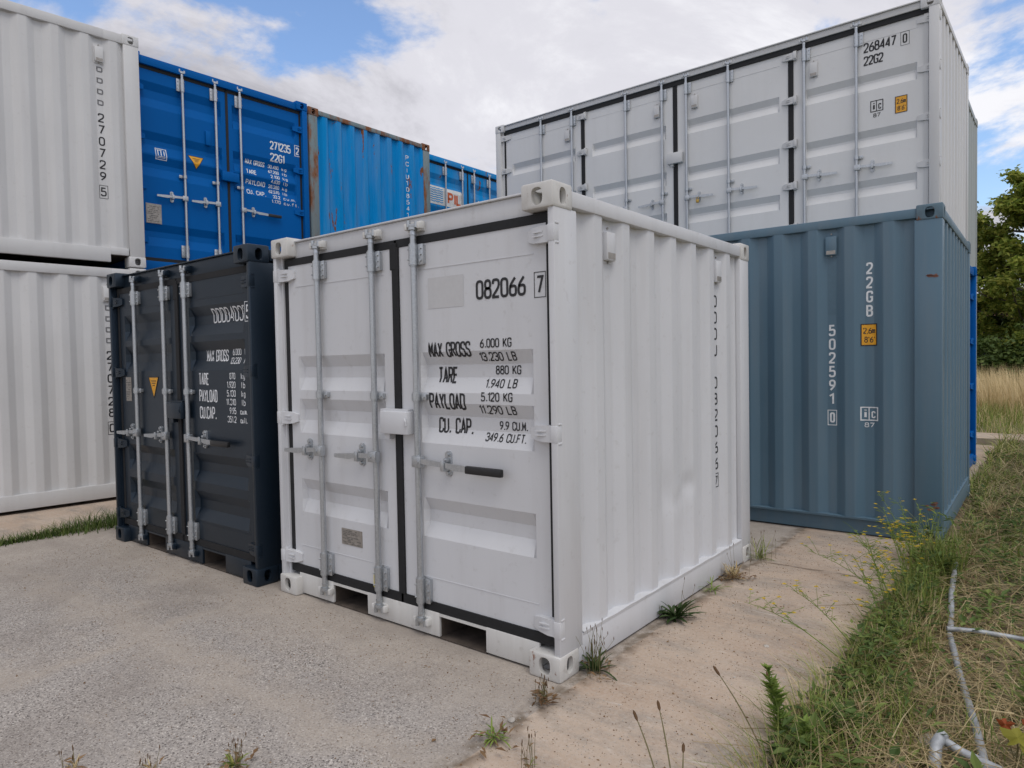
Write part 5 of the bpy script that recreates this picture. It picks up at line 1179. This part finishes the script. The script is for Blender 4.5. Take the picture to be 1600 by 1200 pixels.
# ------------------------------------------------------------------ trees and the far house
def tree(label, x, y, h, spread, nleaf, mat, seed, lowest=.25, ls=.16, gap=1.0, group='trees beyond the field'):
    rn = random.Random(seed); t = thing('tree', label, 'tree', (x, y, -.1), 0, group); tr = MB(); tips = []
    tr.tube([(0, 0, 0), (.1, 0, h * .25), (.0, .1, h * .55), (.05, 0, h * .92)], [h * .022, h * .018, h * .012, h * .003], 8)
    for k in range(34):
        z0 = h * (lowest + (.95 - lowest) * (k + rn.random()) / 34); a = k * 2.4 + rn.uniform(-.4, .4); q = (z0 / h - lowest) / (1 - lowest)
        l = spread * (.45 + .75 * math.sin(math.pi * min(1, q * .75 + .22))) * rn.uniform(.6, 1.1) * (1.05 - .55 * q); el = rn.uniform(.2, .75)
        e = Vector((math.cos(a) * l * math.cos(el), math.sin(a) * l * math.cos(el), z0 + l * math.sin(el) * .8)); b = Vector((.03, .03, z0)); m = b.lerp(e, .5) + Vector((0, 0, -.08 * l))
        tr.tube([b, m, e], [h * .007, h * .004, h * .0012], 5)
        for j in range(6):
            q2 = rn.uniform(.35, 1.0); p = b.lerp(e, q2); d = Vector((rn.gauss(0, 1), rn.gauss(0, 1), rn.gauss(.35, .7))).normalized() * rn.uniform(.25, .5) * spread * .36; tr.tube([p, p + d], [h * .002, h * .0007], 4); tips.append(p + d); tips.append(p + d * .5)
        tips.append(e)
    build('trunk', tr, 'bark', t, None, 50); cr = MB()
    for k in range(nleaf):
        c = tips[rn.randrange(len(tips))]; p = c + Vector((rn.gauss(0, .30), rn.gauss(0, .30), rn.gauss(0, .22))) * (spread * .17 * gap)
        d = Vector((rn.gauss(0, 1), rn.gauss(0, 1), rn.gauss(-.3, .6))); leaf(cr, p, d, (rn.gauss(0, .5), rn.gauss(0, .5), 1), ls * rn.uniform(.6, 1.3), ls * .62)
    build('crown', cr, mat, t)['kind'] = 'stuff'
tree('tall light green tree with loose crown right of the stacked containers', .55, 36, 9.3, 3.6, 30000, 'tree_leaf', 1, .10, .24)
tree('olive green tree at the right edge of the picture', 5.0, 33, 7.4, 3.4, 26000, 'tree_leaf', 2, .08, .24)
tree('dark green tree behind the light green one', -2.6, 40, 9.0, 3.8, 20000, 'tree_leaf_dark', 3, .06, .26)
tree('dark tree filling the gap behind the olive tree', 3.4, 42, 7.6, 4.4, 24000, 'tree_leaf_dark', 4, .05, .28)
tree('tree further right beyond the picture edge', 11, 36, 10.5, 4.2, 11000, 'tree_leaf', 5, .12, .22)
tree('tree beyond the right picture edge, farthest along the field', 18, 40, 11, 4.6, 10000, 'tree_leaf', 6, .12, .24)
def bush(label, x, y, r, h, n, mat, seed):
    rn = random.Random(seed); t = thing('bush', label, 'bush', (x, y, -.1), 0, 'bushes at the foot of the trees'); st = MB(); cr = MB(); cs = []
    for k in range(14):
        a = rn.uniform(0, 6.28); q = rn.random() ** .5 * r; z = h * (1 - .6 * (q / r) ** 2) * rn.uniform(.55, 1.0); c = Vector((q * math.cos(a), q * math.sin(a), z)); cs.append(c); st.tube([(0.1 * c.x, .1 * c.y, 0), c * .6, c], [.04, .025, .008], 5)
    build('stems', st, 'bark', t)
    for k in range(n):
        c = cs[rn.randrange(len(cs))]; p = c + Vector((rn.gauss(0, .32 * r), rn.gauss(0, .32 * r), -abs(rn.gauss(0, .4 * h)) + .12 * h)); p.z = max(.05, p.z); leaf(cr, p, (rn.gauss(0, 1), rn.gauss(0, 1), rn.gauss(0, .7)), (rn.gauss(0, .5), rn.gauss(0, .5), 1), rn.uniform(.12, .26), .13)
    build('crown', cr, mat, t)['kind'] = 'stuff'
for i, (x, y, r, h, lb) in enumerate(((-1.2, 33, 1.5, 2.0, 'dark bush at the foot of the light green tree'), (1.2, 32, 1.6, 2.2, 'dark green bush in the middle below the trees'), (3.5, 31, 1.5, 2.0, 'dark green bush below the olive tree'), (6.2, 31, 1.7, 2.4, 'bush right of the olive tree at the picture edge'), (9.5, 32, 2.0, 2.4, 'bush beyond the right picture edge'), (13.5, 34, 2.2, 2.8, 'large bush farthest right along the field'))):
    bush(lb, x, y, r * 1.25, h * 1.2, 6500, 'tree_leaf_dark', 90 + i)
def house():
    t = thing('house', 'red-roofed house half hidden behind the trees', 'house', (-3.0, 64, -.6)); mb = MB(); mb.box(-5, 5, 0, 7, 0, 3.2); build('wall', mb, 'render_wall', t)
    mb = MB(); mb.add([(-5.5, -.5, 3.0), (5.5, -.5, 3.0), (5.5, 3.5, 5.9), (-5.5, 3.5, 5.9), (-5.5, 7.5, 3.0), (5.5, 7.5, 3.0)], [(0, 1, 2, 3), (3, 2, 5, 4), (0, 3, 4), (1, 5, 2)]); build('roof', mb, 'roof_tile', t)
    for x in (-3, 0, 3): mb = MB(); mb.box(x - .6, x + .6, -.05, .05, 1.0, 2.3); build('window', mb, 'glass', t)
house()
